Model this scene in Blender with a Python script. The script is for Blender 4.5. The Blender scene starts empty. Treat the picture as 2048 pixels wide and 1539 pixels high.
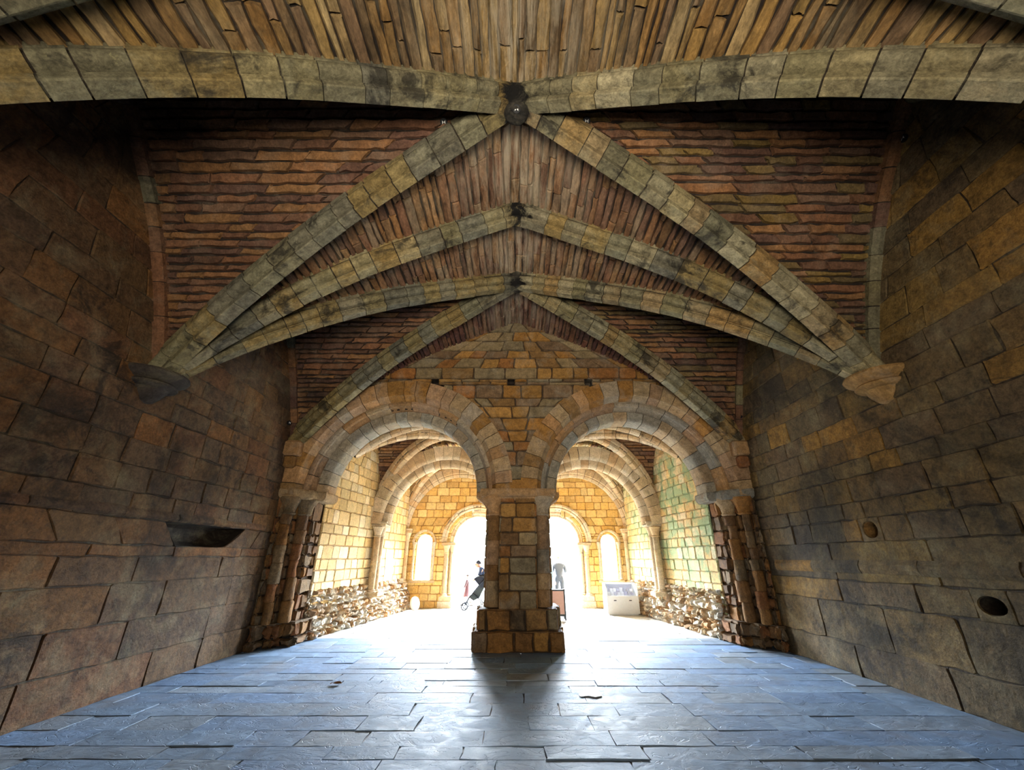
import bpy, math, random
import numpy as np
from mathutils import Vector, Matrix
R = random.Random(7)
C = bpy.context.scene.collection
SC = bpy.context.scene

# ---------------------------------------------------------------- camera, sky, lights, exposure
TILT = math.atan2(345.5, 800.0)
cam_d = bpy.data.cameras.new('camera'); cam = bpy.data.objects.new('camera', cam_d); C.objects.link(cam)
cam_d.sensor_width = 36.0; cam_d.lens = 800.0 / 2048.0 * 36.0; cam_d.clip_start = 0.02; cam_d.clip_end = 300
cam_d.shift_x = -9.0 / 2048.0
cam.location = (0, 0, 1.6); cam.rotation_euler = (math.pi / 2 + TILT, 0, 0)
SC.camera = cam

w = bpy.data.worlds.new('sky'); SC.world = w; w.use_nodes = True
bg = w.node_tree.nodes['Background']; bg.inputs[0].default_value = (0.78, 0.89, 1.0, 1)
# hazy sky: dazzling towards the sun beyond the court, soft elsewhere
_t = w.node_tree; _tc = _t.nodes.new('ShaderNodeTexCoord'); _d = _t.nodes.new('ShaderNodeVectorMath'); _d.operation = 'DOT_PRODUCT'; _d.inputs[1].default_value = (0.0, 0.83, 0.56)
_m = _t.nodes.new('ShaderNodeMapRange'); _m.interpolation_type = 'SMOOTHSTEP'
for _i, _v in ((1, 0.35), (2, 0.95), (3, 5.0), (4, 430.0)): _m.inputs[_i].default_value = _v
_t.links.new(_tc.outputs['Generated'], _d.inputs[0]); _t.links.new(_d.outputs['Value'], _m.inputs[0]); _t.links.new(_m.outputs[0], bg.inputs[1])

def area(name, loc, rot, sx, sy, power=0.0, col=(1, 1, 1), portal=False, spread=180):
    d = bpy.data.lights.new(name, 'AREA'); d.shape = 'RECTANGLE'; d.size = sx; d.size_y = sy
    d.energy = power; d.color = col; d.spread = math.radians(spread)
    o = bpy.data.objects.new(name, d); C.objects.link(o); o.location = loc; o.rotation_euler = rot
    if portal: d.cycles.is_portal = True
    return o
HP = math.pi / 2
for cx in (-1.4, 1.4): area('doorway_daylight', (cx, 16.6, 1.55), (-HP, 0, 0), 1.9, 3.1, portal=True)
for cx in (-3.38, 3.38): area('window_daylight', (cx, 16.6, 1.62), (-HP, 0, 0), 0.7, 1.8, portal=True)
# added fill lamps behind the camera, tilted up to brighten vault and end wall
REAR = [area('rear_fill_light', (cx, -2.1, 1.9), (HP + math.radians(30), 0, 0), 1.3, 2.2, power=p, col=(1.0, 0.90, 0.74), spread=105) for cx, p in ((-1.9, 60), (0, 260), (1.9, 60))]
vs = SC.view_settings; vs.view_transform = 'Standard'; vs.look = 'None'; vs.gamma = 1; vs.exposure = 0.0; vs.use_curve_mapping = False
cy = SC.cycles
cy.use_denoising = True; cy.max_bounces = 7; cy.diffuse_bounces = 5; cy.glossy_bounces = 3; cy.transmission_bounces = 4
cy.caustics_reflective = False; cy.caustics_refractive = False; cy.sample_clamp_indirect = 12

# ---------------------------------------------------------------- helpers
def lin(c):
    return tuple(((v / 255) / 12.92 if v / 255 <= 0.04045 else ((v / 255 + 0.055) / 1.055) ** 2.4) for v in c)
def pal(*cs): return [lin(c) for c in cs]
def pick(p, jit=0.16):
    c = R.choice(p); k = 1 + R.uniform(-jit, jit); h = R.uniform(-0.04, 0.04)
    return (max(0, c[0] * k * (1 + h)), max(0, c[1] * k), max(0, c[2] * k * (1 - h)), 1.0)

class MB:
    def __init__(s): s.v = []; s.f = []; s.c = []
    def add(s, pts, faces, col=(0.5, 0.5, 0.5, 1)):
        b = len(s.v); s.v += [tuple(p) for p in pts]
        for f in faces: s.f.append([i + b for i in f]); s.c.append(col)
    def loft(s, rings, col, cap=True, closed=True):
        n = len(rings[0]); pts = [p for r in rings for p in r]; fs = []
        for k in range(len(rings) - 1):
            for i in range(n if closed else n - 1):
                j = (i + 1) % n; fs.append([k * n + i, k * n + j, (k + 1) * n + j, (k + 1) * n + i])
        if cap: fs.append(list(range(n - 1, -1, -1))); fs.append([(len(rings) - 1) * n + i for i in range(n)])
        s.add(pts, fs, col)
    def box(s, c, h, col=(0.5, 0.5, 0.5, 1), bev=0.0, jit=0.0, rot=None):
        x, y, z = h; b = min(bev, x * 0.45, y * 0.45, z * 0.45)
        rings = []
        for zz, ins in ((-z, b), (-z + b, 0), (z - b, 0), (z, b)) if b > 0 else ((-z, 0), (z, 0)):
            X, Y = x - ins, y - ins
            rg = [(-X + b, -Y), (X - b, -Y), (X, -Y + b), (X, Y - b), (X - b, Y), (-X + b, Y), (-X, Y - b), (-X, -Y + b)] if b > 0 else [(-X, -Y), (X, -Y), (X, Y), (-X, Y)]
            ring = []
            for px, py in rg:
                p = Vector((px + R.uniform(-jit, jit), py + R.uniform(-jit, jit), zz + R.uniform(-jit, jit)))
                if rot is not None: p = rot @ p
                ring.append((p.x + c[0], p.y + c[1], p.z + c[2]))
            rings.append(ring)
        s.loft(rings, col)
    def lathe(s, c, prof, col, n=20, a0=0, a1=2 * math.pi, jit=0.0):
        rings = []
        for r, z in prof:
            rings.append([(c[0] + r * math.cos(a0 + (a1 - a0) * i / n) + R.uniform(-jit, jit), c[1] + r * math.sin(a0 + (a1 - a0) * i / n) + R.uniform(-jit, jit), c[2] + z) for i in range(n)])
        s.loft(rings, col)
    def tube(s, pts, r, col=(0.5, 0.5, 0.5, 1), n=8):
        pts = [Vector(p) for p in pts]; rings = []
        for i, p in enumerate(pts):
            t = (pts[min(i + 1, len(pts) - 1)] - pts[max(i - 1, 0)]).normalized()
            u = t.cross(Vector((0.13, 0.31, 0.94)))
            if u.length < 1e-3: u = t.cross(Vector((1, 0, 0)))
            u.normalize(); v = t.cross(u); rr = r[i] if isinstance(r, (list, tuple)) else r
            rings.append([tuple(p + u * (rr * math.cos(2 * math.pi * k / n)) + v * (rr * math.sin(2 * math.pi * k / n))) for k in range(n)])
        s.loft(rings, col)
    def ball(s, c, r, col=(0.5, 0.5, 0.5, 1), n=12, m=8):
        if not isinstance(r, (list, tuple)): r = (r, r, r)
        rings = []
        for k in range(m + 1):
            a = math.pi * (k + 0.02) / (m + 0.04); rings.append([(c[0] + r[0] * math.sin(a) * math.cos(2 * math.pi * i / n), c[1] + r[1] * math.sin(a) * math.sin(2 * math.pi * i / n), c[2] - r[2] * math.cos(a)) for i in range(n)])
        s.loft(rings, col)
    def build(s, name, mat, parent=None, smooth=None):
        me = bpy.data.meshes.new(name); me.from_pydata(s.v, [], s.f); me.materials.append(mat)
        a = me.attributes.new('Col', 'FLOAT_COLOR', 'FACE')
        a.data.foreach_set('color', np.array(s.c, dtype=np.float32).ravel())
        if smooth:
            me.polygons.foreach_set('use_smooth', [True] * len(me.polygons)); me.set_sharp_from_angle(angle=math.radians(smooth))
        me.update()
        o = bpy.data.objects.new(name, me); C.objects.link(o)
        if parent is not None:
            o.parent = parent; o.matrix_parent_inverse = Matrix.Translation(-Vector(parent.location))
        return o

def struct(o, label=None):
    o['kind'] = 'structure'
    if label: o['label'] = label
    return o
def tag(o, label, cat, group=None):
    o['label'] = label; o['category'] = cat
    if group: o['group'] = group
    return o
def empty(name, loc, label, cat, group=None):
    o = bpy.data.objects.new(name, None); C.objects.link(o); o.location = loc; o.empty_display_size = 0.2
    return tag(o, label, cat, group)

# ---------------------------------------------------------------- materials
def nodes(name):
    m = bpy.data.materials.new(name); m.use_nodes = True; nt = m.node_tree
    return m, nt, nt.nodes['Principled BSDF']
def N(nt, t, **kw):
    n = nt.nodes.new(t)
    for k, v in kw.items():
        if isinstance(k, str) and hasattr(n, k) and not k.startswith('i_'): setattr(n, k, v)
    return n
def noise(nt, vec, scale, detail=6, rough=0.6, dist=0.0):
    n = nt.nodes.new('ShaderNodeTexNoise'); n.inputs['Scale'].default_value = scale; n.inputs['Detail'].default_value = detail
    n.inputs['Roughness'].default_value = rough; n.inputs['Distortion'].default_value = dist
    nt.links.new(vec, n.inputs['Vector']); return n.outputs['Fac']
def ramp(nt, fac, a, b, v0=0.0, v1=1.0):
    n = nt.nodes.new('ShaderNodeMapRange'); n.clamp = True
    n.inputs[1].default_value = a; n.inputs[2].default_value = b; n.inputs[3].default_value = v0; n.inputs[4].default_value = v1
    nt.links.new(fac, n.inputs[0]); return n.outputs[0]
def mixc(nt, fac, a, b, mode='MIX'):
    n = nt.nodes.new('ShaderNodeMix'); n.data_type = 'RGBA'; n.blend_type = mode
    for sock, v in ((n.inputs[0], fac), (n.inputs[6], a), (n.inputs[7], b)):
        if hasattr(v, 'links') or isinstance(v, bpy.types.NodeSocket): nt.links.new(v, sock)
        elif isinstance(v, (int, float)): sock.default_value = v
        else: sock.default_value = tuple(v)[:3] + (1,)
    return n.outputs[2]
def math_(nt, op, a, b):
    n = nt.nodes.new('ShaderNodeMath'); n.operation = op
    for sock, v in ((n.inputs[0], a), (n.inputs[1], b)):
        if isinstance(v, (int, float)): sock.default_value = v
        else: nt.links.new(v, sock)
    return n.outputs[0]

def stone_mat(name, stain=(0.56, 0.72), stain_col=(20, 17, 15), stain_amt=0.85, patch=(0.5, 0.75), patch_col=(150, 140, 110), patch_amt=0.4,
              stretch=(1, 1, 1), bump=0.5, bscale=1.0, rough=0.88, stain_scale=0.55, mott=0.45, extra=None, grain=9.0):
    m, nt, b = nodes(name)
    tc = nt.nodes.new('ShaderNodeTexCoord'); mp = nt.nodes.new('ShaderNodeMapping')
    nt.links.new(tc.outputs['Object'], mp.inputs['Vector']); P = tc.outputs['Object']
    mp.inputs['Scale'].default_value = stretch; S = mp.outputs['Vector']
    at = nt.nodes.new('ShaderNodeAttribute'); at.attribute_name = 'Col'
    col = at.outputs['Color']
    n1 = noise(nt, S, grain, 8, 0.72, 0.4)
    col = mixc(nt, 1.0, col, mixc(nt, ramp(nt, n1, 0.32, 0.7), (1 - mott,) * 3, (1 + mott * 0.7,) * 3), 'MULTIPLY')
    n2 = noise(nt, S, 2.3, 7, 0.65, 0.6)
    col = mixc(nt, math_(nt, 'MULTIPLY', ramp(nt, n2, *patch), patch_amt), col, lin(patch_col))
    n3 = noise(nt, P, stain_scale, 9, 0.68, 0.5)
    col = mixc(nt, math_(nt, 'MULTIPLY', ramp(nt, n3, *stain), stain_amt), col, lin(stain_col))
    n5 = noise(nt, S, 38, 4, 0.7)
    col = mixc(nt, 1.0, col, mixc(nt, ramp(nt, n5, 0.35, 0.68), (0.72,) * 3, (1.2,) * 3), 'MULTIPLY')
    if extra: col = extra(nt, P, col)
    nt.links.new(col, b.inputs['Base Color'])
    b.inputs['Roughness'].default_value = rough; b.inputs['Specular IOR Level'].default_value = 0.25
    n4 = noise(nt, S, 14 * bscale, 9, 0.7, 0.3); n6 = noise(nt, S, 3.2 * bscale, 5, 0.6)
    h = math_(nt, 'ADD', math_(nt, 'MULTIPLY', n4, 0.6), n6)
    bp = nt.nodes.new('ShaderNodeBump'); bp.inputs['Strength'].default_value = bump; bp.inputs['Distance'].default_value = 0.05
    nt.links.new(h, bp.inputs['Height']); nt.links.new(bp.outputs[0], b.inputs['Normal'])
    return m
def plain(name, col, rough=0.6, metal=0.0, spec=0.4):
    m, nt, b = nodes(name); b.inputs['Base Color'].default_value = tuple(lin(col)) + (1,)
    tc = nt.nodes.new('ShaderNodeTexCoord'); n = noise(nt, tc.outputs['Object'], 25, 3)
    nt.links.new(mixc(nt, 1.0, lin(col), mixc(nt, n, (0.9,) * 3, (1.08,) * 3), 'MULTIPLY'), b.inputs['Base Color'])
    b.inputs['Roughness'].default_value = rough; b.inputs['Metallic'].default_value = metal; b.inputs['Specular IOR Level'].default_value = spec
    return m

def soot(points, rad):
    def f(nt, P, col):
        nz = noise(nt, P, 3.5, 7, 0.75, 1.0)
        for p in points:
            vd = nt.nodes.new('ShaderNodeVectorMath'); vd.operation = 'DISTANCE'; nt.links.new(P, vd.inputs[0]); vd.inputs[1].default_value = p
            k = math_(nt, 'SUBTRACT', math_(nt, 'MULTIPLY', vd.outputs['Value'], 1.0 / rad), math_(nt, 'MULTIPLY', nz, 1.6))
            col = mixc(nt, ramp(nt, k, -0.1, -0.35), col, lin((16, 15, 14)))
        return col
    return f
def lichen(nt, P, col):
    n = noise(nt, P, 6.0, 9, 0.8, 0.4)
    return mixc(nt, math_(nt, 'MULTIPLY', ramp(nt, n, 0.60, 0.70), 0.55), col, lin((176, 166, 116)))

def algae(nt, P, col):
    sp = nt.nodes.new('ShaderNodeSeparateXYZ'); nt.links.new(P, sp.inputs[0])
    n = noise(nt, P, 1.4, 8, 0.75, 0.5)
    k = math_(nt, 'MULTIPLY', ramp(nt, sp.outputs[0], 3.9, 4.1), ramp(nt, n, 0.45, 0.55))
    return mixc(nt, math_(nt, 'MULTIPLY', k, 0.8), col, lin((120, 150, 110)))

SPR, W = 3.9, 5.05
BOSS1, BOSS2 = (0, 3.25, 6.85), (0, 6.915, 6.95)
def soot_streaks(nt, P, col):
    n = noise(nt, P, 2.6, 10, 0.8, 0.8); n2 = noise(nt, P, 0.8, 4, 0.6)
    k = math_(nt, 'MULTIPLY', ramp(nt, n, 0.50, 0.60), ramp(nt, n2, 0.45, 0.6))
    return mixc(nt, math_(nt, 'MULTIPLY', k, 0.7), col, lin((30, 27, 25)))
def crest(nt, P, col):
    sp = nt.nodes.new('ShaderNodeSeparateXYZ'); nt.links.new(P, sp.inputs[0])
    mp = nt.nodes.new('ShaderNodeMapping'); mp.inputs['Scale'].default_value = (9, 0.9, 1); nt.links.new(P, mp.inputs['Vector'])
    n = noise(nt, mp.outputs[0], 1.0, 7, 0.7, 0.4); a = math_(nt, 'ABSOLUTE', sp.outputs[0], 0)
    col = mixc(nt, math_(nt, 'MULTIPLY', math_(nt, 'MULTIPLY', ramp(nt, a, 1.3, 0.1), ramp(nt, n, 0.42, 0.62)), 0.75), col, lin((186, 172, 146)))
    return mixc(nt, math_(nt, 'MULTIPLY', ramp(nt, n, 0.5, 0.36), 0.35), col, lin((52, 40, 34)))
M_WALL = stone_mat('ashlar_wall_stone', stain=(0.50, 0.64), stain_scale=0.42, stain_amt=0.75, bump=0.9, mott=0.55, extra=soot_streaks)
M_WEB = stone_mat('vault_web_stone', stain=(0.52, 0.66), stain_scale=0.5, stain_amt=0.75, stain_col=(26, 19, 19), patch_col=(150, 132, 112), patch_amt=0.35, bump=0.9)
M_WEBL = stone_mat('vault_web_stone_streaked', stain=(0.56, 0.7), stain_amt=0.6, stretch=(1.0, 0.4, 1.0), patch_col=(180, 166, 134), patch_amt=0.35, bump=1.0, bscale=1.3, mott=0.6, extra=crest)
M_RIB = stone_mat('rib_stone', stain=(0.56, 0.63), stain_scale=1.7, stain_amt=0.8, stain_col=(34, 31, 26), patch_col=(156, 152, 124), patch_amt=0.5, bump=0.7, mott=0.6, extra=lambda nt, P, c: soot((BOSS1, BOSS2, (0, 5.08, 6.95)), 0.42)(nt, P, lichen(nt, P, c)))
M_END = stone_mat('end_wall_stone', stain=(0.60, 0.74), stain_amt=0.6, patch_col=(158, 150, 132), patch_amt=0.45, bump=0.6)
M_ARCH = stone_mat('arch_stone', stain=(0.62, 0.76), stain_amt=0.5, patch_col=(150, 142, 130), patch_amt=0.5, bump=0.35)
M_JAMB = stone_mat('weathered_jamb_stone', stain=(0.56, 0.70), stain_amt=0.75, patch_col=(150, 108, 62), patch_amt=0.55, bump=1.0, bscale=0.7)
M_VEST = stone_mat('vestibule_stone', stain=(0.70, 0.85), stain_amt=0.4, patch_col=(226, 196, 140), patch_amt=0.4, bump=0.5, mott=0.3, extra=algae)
M_VRIB = stone_mat('vestibule_rib_stone', stain=(0.60, 0.68), stain_amt=0.7, stain_scale=1.0, patch_col=(205, 180, 140), patch_amt=0.4, bump=0.4, mott=0.3)
M_RUB = stone_mat('rubble_stone', stain=(0.58, 0.72), stain_amt=0.6, stain_col=(58, 44, 30), stain_scale=1.6, patch_col=(235, 225, 205), patch_amt=0.7, bump=1.0, bscale=0.6)

def floor_mat():
    m, nt, b = nodes('slate_flagstone')
    tc = nt.nodes.new('ShaderNodeTexCoord'); P = tc.outputs['Object']
    at = nt.nodes.new('ShaderNodeAttribute'); at.attribute_name = 'Col'
    n1 = noise(nt, P, 5, 8, 0.65, 0.8); n2 = noise(nt, P, 1.1, 5, 0.6)
    col = mixc(nt, 1.0, at.outputs['Color'], mixc(nt, ramp(nt, n1, 0.3, 0.72), (0.7,) * 3, (1.25,) * 3), 'MULTIPLY')
    col = mixc(nt, math_(nt, 'MULTIPLY', ramp(nt, n2, 0.52, 0.75), 0.45), col, lin((128, 116, 100)))
    nt.links.new(col, b.inputs['Base Color'])
    nt.links.new(ramp(nt, n1, 0.3, 0.7, 0.58, 0.78), b.inputs['Roughness']); b.inputs['Specular IOR Level'].default_value = 0.28
    mp = nt.nodes.new('ShaderNodeMapping'); mp.inputs['Scale'].default_value = (0.8, 1.5, 1); nt.links.new(P, mp.inputs['Vector'])
    n3 = noise(nt, mp.outputs[0], 2.6, 3, 0.5, 1.6)
    rid = math_(nt, 'PINGPONG', math_(nt, 'MULTIPLY', n3, 5.0), 0.5)
    h = math_(nt, 'ADD', math_(nt, 'MULTIPLY', ramp(nt, rid, 0.0, 0.06), 0.12), math_(nt, 'MULTIPLY', n1, 0.35))
    bp = nt.nodes.new('ShaderNodeBump'); bp.inputs['Strength'].default_value = 0.75; bp.inputs['Distance'].default_value = 0.05
    nt.links.new(h, bp.inputs['Height']); nt.links.new(bp.outputs[0], b.inputs['Normal'])
    return m
M_FLOOR = floor_mat()
M_PAVE = stone_mat('pale_paving', stain=(0.7, 0.9), stain_amt=0.2, patch_col=(190, 185, 175), patch_amt=0.3, bump=0.15, mott=0.15)
M_MORTAR_DARK = lin((44, 36, 30)) + (1,)

# palettes
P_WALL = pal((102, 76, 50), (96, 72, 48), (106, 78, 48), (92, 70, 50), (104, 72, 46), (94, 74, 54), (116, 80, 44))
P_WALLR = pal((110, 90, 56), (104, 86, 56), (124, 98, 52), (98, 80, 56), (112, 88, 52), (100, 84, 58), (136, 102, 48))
P_WEBLAT = pal((122, 84, 58), (108, 76, 56), (130, 92, 60), (100, 72, 58), (112, 84, 64), (134, 96, 60))
P_WEBNEAR = pal((150, 118, 66), (156, 126, 76), (138, 106, 62), (162, 136, 92), (144, 108, 60), (128, 102, 74), (120, 96, 66))
P_WEBMID = pal((146, 106, 72), (136, 98, 68), (154, 118, 80), (130, 94, 70), (150, 124, 96), (142, 104, 66), (122, 92, 72))
P_WEBFAR = pal((128, 84, 66), (118, 80, 66), (138, 98, 72), (108, 76, 68))
P_RIB = pal((122, 112, 80), (112, 106, 82), (126, 110, 72), (104, 100, 84), (130, 110, 68), (116, 110, 90))
P_RIBR = pal((140, 126, 90), (130, 122, 96), (146, 118, 74), (136, 118, 86), (150, 140, 110))
P_END = pal((150, 108, 54), (136, 102, 60), (160, 118, 62), (128, 112, 84), (146, 98, 52), (120, 96, 70), (142, 122, 88))
P_ARCH = pal((156, 140, 116), (162, 136, 100), (164, 126, 84), (144, 136, 120), (156, 124, 92))
P_ARCHG = pal((150, 142, 124), (140, 134, 120), (156, 142, 118), (158, 134, 102))
P_JAMB = pal((124, 90, 52), (112, 84, 54), (136, 96, 50), (102, 82, 58), (122, 102, 74), (128, 84, 48))
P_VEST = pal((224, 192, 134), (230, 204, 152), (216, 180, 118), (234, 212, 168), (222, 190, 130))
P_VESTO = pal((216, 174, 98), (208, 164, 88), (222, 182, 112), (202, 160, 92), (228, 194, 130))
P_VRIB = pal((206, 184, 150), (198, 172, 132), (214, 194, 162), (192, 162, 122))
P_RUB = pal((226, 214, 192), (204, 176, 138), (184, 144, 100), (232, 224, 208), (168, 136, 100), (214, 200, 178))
P_FLOOR = pal((118, 142, 170), (112, 136, 166), (124, 144, 168), (114, 140, 174), (128, 142, 158))

# ---------------------------------------------------------------- masonry
def courses(a, b, lo, hi, forced=()):
    out = [a]; stops = sorted(f for f in list(forced) + [b] if f > a + 1e-6)
    for st in stops:
        while out[-1] < st - 1e-6:
            h = R.uniform(lo, hi)
            out.append(st if st - (out[-1] + h) < lo * 0.6 else out[-1] + h)
    return out

def masonry(mb, f, cs, intervals, lmin, lmax, palette, relief=0.02, joint=0.012, depth=0.03, jit=0.006, bev=0.012, mortar=M_MORTAR_DARK, back=True, bseg=0.6, stones=True, raise_=None, estep=0.3, corner=0.12):
    """courses of separate stones on the surface f(s, t) -> (point, normal)"""
    def P(s, t, d):
        p, n = f(s, t); return (p[0] + n[0] * d, p[1] + n[1] * d, p[2] + n[2] * d)
    for t0, t1 in zip(cs, cs[1:]):
        e = (t1 - t0) * 0.02; i0 = intervals(t0 + e); i1 = intervals(t1 - e)
        if len(i0) != len(i1): i0 = i1 = intervals((t0 + t1) / 2)
        for (a0, b0), (a1, b1) in zip(i0, i1):
            wd = max(b0 - a0, b1 - a1)
            if wd < 0.03: continue
            if back:
                k = max(1, int(wd / bseg + 0.5)); pts = []
                for q in range(k + 1):
                    u = q / k; pts.append(P(a0 + (b0 - a0) * u, t0, -depth)); pts.append(P(a1 + (b1 - a1) * u, t1, -depth))
                mb.add(pts, [[2 * q, 2 * q + 2, 2 * q + 3, 2 * q + 1] for q in range(k)], mortar)
            if not stones: continue
            cuts = [0.0]
            x = R.uniform(0.35, 1.0) * R.uniform(lmin, lmax)
            while x < wd - lmin * 0.55: cuts.append(x / wd); x += R.uniform(lmin, lmax)
            cuts.append(1.0)
            for u0, u1 in zip(cuts, cuts[1:]):
                sl0, sr0 = a0 + (b0 - a0) * u0, a0 + (b0 - a0) * u1; sl1, sr1 = a1 + (b1 - a1) * u0, a1 + (b1 - a1) * u1
                j = joint / 2; hh = t1 - t0
                if max(sr0 - sl0, sr1 - sl1) < 3 * joint or hh < 2 * joint: continue
                def q(u, v, ins, d):
                    # u, v in 0..1 over the stone, ins = inset in metres
                    w0, w1 = max(sr0 - sl0, 1e-4), max(sr1 - sl1, 1e-4)
                    vv = min(max(v, ins / hh), 1 - ins / hh)
                    l = sl0 + (sl1 - sl0) * vv; r = sr0 + (sr1 - sr0) * vv; ww = max(r - l, 1e-4)
                    ii = min(ins, ww * 0.45)
                    s = l + min(max(u * ww, ii), ww - ii)
                    return (s, t0 + vv * hh, d)
                sw = max(sr0 - sl0, sr1 - sl1); cr = corner * min(hh, wd); cu = min(0.3, cr / max(sw, 0.05)); cv = min(0.3, cr / hh)
                kh = max(1, min(5, int(sw / estep))); kv = max(1, min(4, int(hh / estep)))
                uh = [cu + (1 - 2 * cu) * i / (kh + 1) for i in range(kh + 2)]; vv_ = [cv + (1 - 2 * cv) * i / (kv + 1) for i in range(kv + 2)]
                uv = [(u, 0) for u in uh] + [(1, v) for v in vv_] + [(u, 1) for u in uh[::-1]] + [(0, v) for v in vv_[::-1]]
                off = [(R.uniform(-jit, jit), R.uniform(-jit, jit)) for _ in uv]
                h = R.uniform(0, relief) - (depth * 0.5 if R.random() < 0.05 else 0)
                if raise_: h += raise_(R)
                tilt = (R.uniform(-1, 1) * relief * 0.5, R.uniform(-1, 1) * relief * 0.5)
                r1 = []; r2 = []
                for (u, v), (ox, oy) in zip(uv, off):
                    s, t, _ = q(u, v, j, 0); r1.append(P(s + ox, t + oy, -depth))
                    s, t, _ = q(u, v, j + bev, 0); r2.append(P(s + ox, t + oy, h + (u - 0.5) * tilt[0] + (v - 0.5) * tilt[1]))
                mb.loft([r1, r2], pick(palette), cap=False); n = len(uv)
                mb.add(r2, [list(range(n))], mb.c[-1])

def plane_f(o, du, dv, n):
    o, du, dv = np.array(o, float), np.array(du, float), np.array(dv, float); n = tuple(n)
    def f(s, t):
        p = o + du * s + dv * t; return (p[0], p[1], p[2]), n
    return f
def polyline_f(plan, flip=1):
    """plan: list of (x, y); s runs along it, t is height"""
    segs = []; s0 = 0
    for (x0, y0), (x1, y1) in zip(plan, plan[1:]):
        L = math.hypot(x1 - x0, y1 - y0); segs.append((s0, s0 + L, x0, y0, (x1 - x0) / L, (y1 - y0) / L)); s0 += L
    def f(s, t):
        g = segs[-1]
        for q in segs:
            if s <= q[1] + 1e-9: g = q; break
        k = s - g[0]; return (g[2] + g[4] * k, g[3] + g[5] * k, t), (g[5] * flip, -g[4] * flip, 0)
    eps = 1e-4
    return f, (lambda t: [(g[0] + eps, g[1] - eps) for g in segs])
def subtract(iv, c, h):
    if h <= 0.001: return iv
    out = []
    for a, b in iv:
        if c - h > a: out.append((a, min(b, c - h)))
        if c + h < b: out.append((max(a, c + h), b))
    return [(a, b) for a, b in out if b - a > 0.001]

class Prof:
    """vault section: z over u in -a..a"""
    def __init__(s, u, z):
        s.u = np.array(u, float); s.z = np.array(z, float); s.a = s.u[-1]
        s.l = np.concatenate([[0], np.cumsum(np.hypot(np.diff(s.u), np.diff(s.z)))]); s.L = s.l[-1]
    def Z(s, u): return float(np.interp(u, s.u, s.z))
    def at(s, t):
        u = float(np.interp(t, s.l, s.u)); z = float(np.interp(t, s.l, s.z)); e = 0.08
        t0, t1 = max(0, t - e), min(s.L, t + e)
        du = np.interp(t1, s.l, s.u) - np.interp(t0, s.l, s.u); dz = np.interp(t1, s.l, s.z) - np.interp(t0, s.l, s.z)
        L = math.hypot(du, dz); return u, z, dz / L, -du / L
    def U(s, z):
        h = len(s.u) // 2; return float(np.interp(-z, -s.z[h:], s.u[h:]))
    def scaled(s, k): return Prof(s.u * k, s.z)

ux = [0, 0.5, 1.0, 1.4, 1.8, 2.2, 2.7, 3.3, 3.95, 4.45, 4.8, 5.05]
uz = [6.93, 6.71, 6.49, 6.31, 6.13, 5.94, 5.67, 5.30, 4.83, 4.42, 4.10, 3.82]
dense = np.linspace(0, 5.05, 61); dz_ = np.interp(dense, ux, uz)
for _ in range(6):
    dz_[0] = (dz_[0] + dz_[1]) / 2 if _ < 3 else dz_[0]
    dz_[1:-1] = (dz_[:-2] + 2 * dz_[1:-1] + dz_[2:]) / 4
CH = Prof(np.concatenate([-dense[::-1], dense[1:]]), np.concatenate([dz_[::-1], dz_[1:]]))
th = np.linspace(0, math.pi, 65)
VE = Prof(-2.1 * np.cos(th), 2.62 + 2.25 * np.sin(th))
VF = Prof(VE.u, 4.87 - 0.85 * np.abs(VE.u / 2.1) ** 2.2)
WEB = 0.2

def web_long(mb, xc, pr, y0, y1, cell, palette, lo=0.075, hi=0.15, lift=WEB, **k):
    yc, h = (y0 + y1) / 2, (y1 - y0) / 2
    def f(t_s, t):
        u, z, nu, nz = pr.at(t); return (xc + u, t_s, z + lift), (nu, 0, nz)
    def iv(t):
        d = h * abs(pr.at(t)[0]) / pr.a
        return [(y0, yc - d)] if cell == 'near' else [(yc + d, y1)]
    masonry(mb, f, courses(0, pr.L, lo, hi), iv, 0.5, 1.5, palette, **k)
def web_lat(mb, xc, pr, y0, y1, side, palette, lo=0.08, hi=0.15, lift=WEB, ext=0.05, q=None, **k):
    yc, h = (y0 + y1) / 2, (y1 - y0) / 2; q = q or pr.scaled(h / pr.a)
    def f(x, t):
        u, z, nu, nz = q.at(t); return (xc + x, yc + u, z + lift), (0, nu, nz)
    def iv(t):
        d = pr.a * abs(q.at(t)[0]) / h
        return [(-pr.a - ext, -d)] if side < 0 else [(d, pr.a + ext)]
    masonry(mb, f, courses(0, q.L, lo, hi), iv, 0.35, 0.9, palette, **k)

# ---------------------------------------------------------------- voussoirs
def voussoirs(mb, place, L, prof, seg, palette, gap=0.014, jit=0.005, sub=3, core=0.86, start=0.0):
    cx = sum(p[0] for p in prof) / len(prof); cyy = sum(p[1] for p in prof) / len(prof)
    k = max(4, int(L / 0.12))
    cp = [(cx + (p[0] - cx) * core, cyy + (p[1] - cyy) * core) for p in prof]
    mb.loft([[place(start + (L - start) * i / k, p) for p in cp] for i in range(k + 1)], lin((52, 44, 34)) + (1,))
    u = start
    while u < L - 1e-6:
        d = seg * R.uniform(0.75, 1.25)
        if L - (u + d) < seg * 0.5: d = L - u
        g = gap * R.uniform(0.4, 1.6) / 2; jx, jy = R.uniform(-jit, jit), R.uniform(-jit, jit)
        rings = [[place(u + g + (d - 2 * g) * i / sub, (p[0] + jx, p[1] + jy)) for p in prof] for i in range(sub + 1)]
        mb.loft(rings, pick(palette)); u += d
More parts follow.
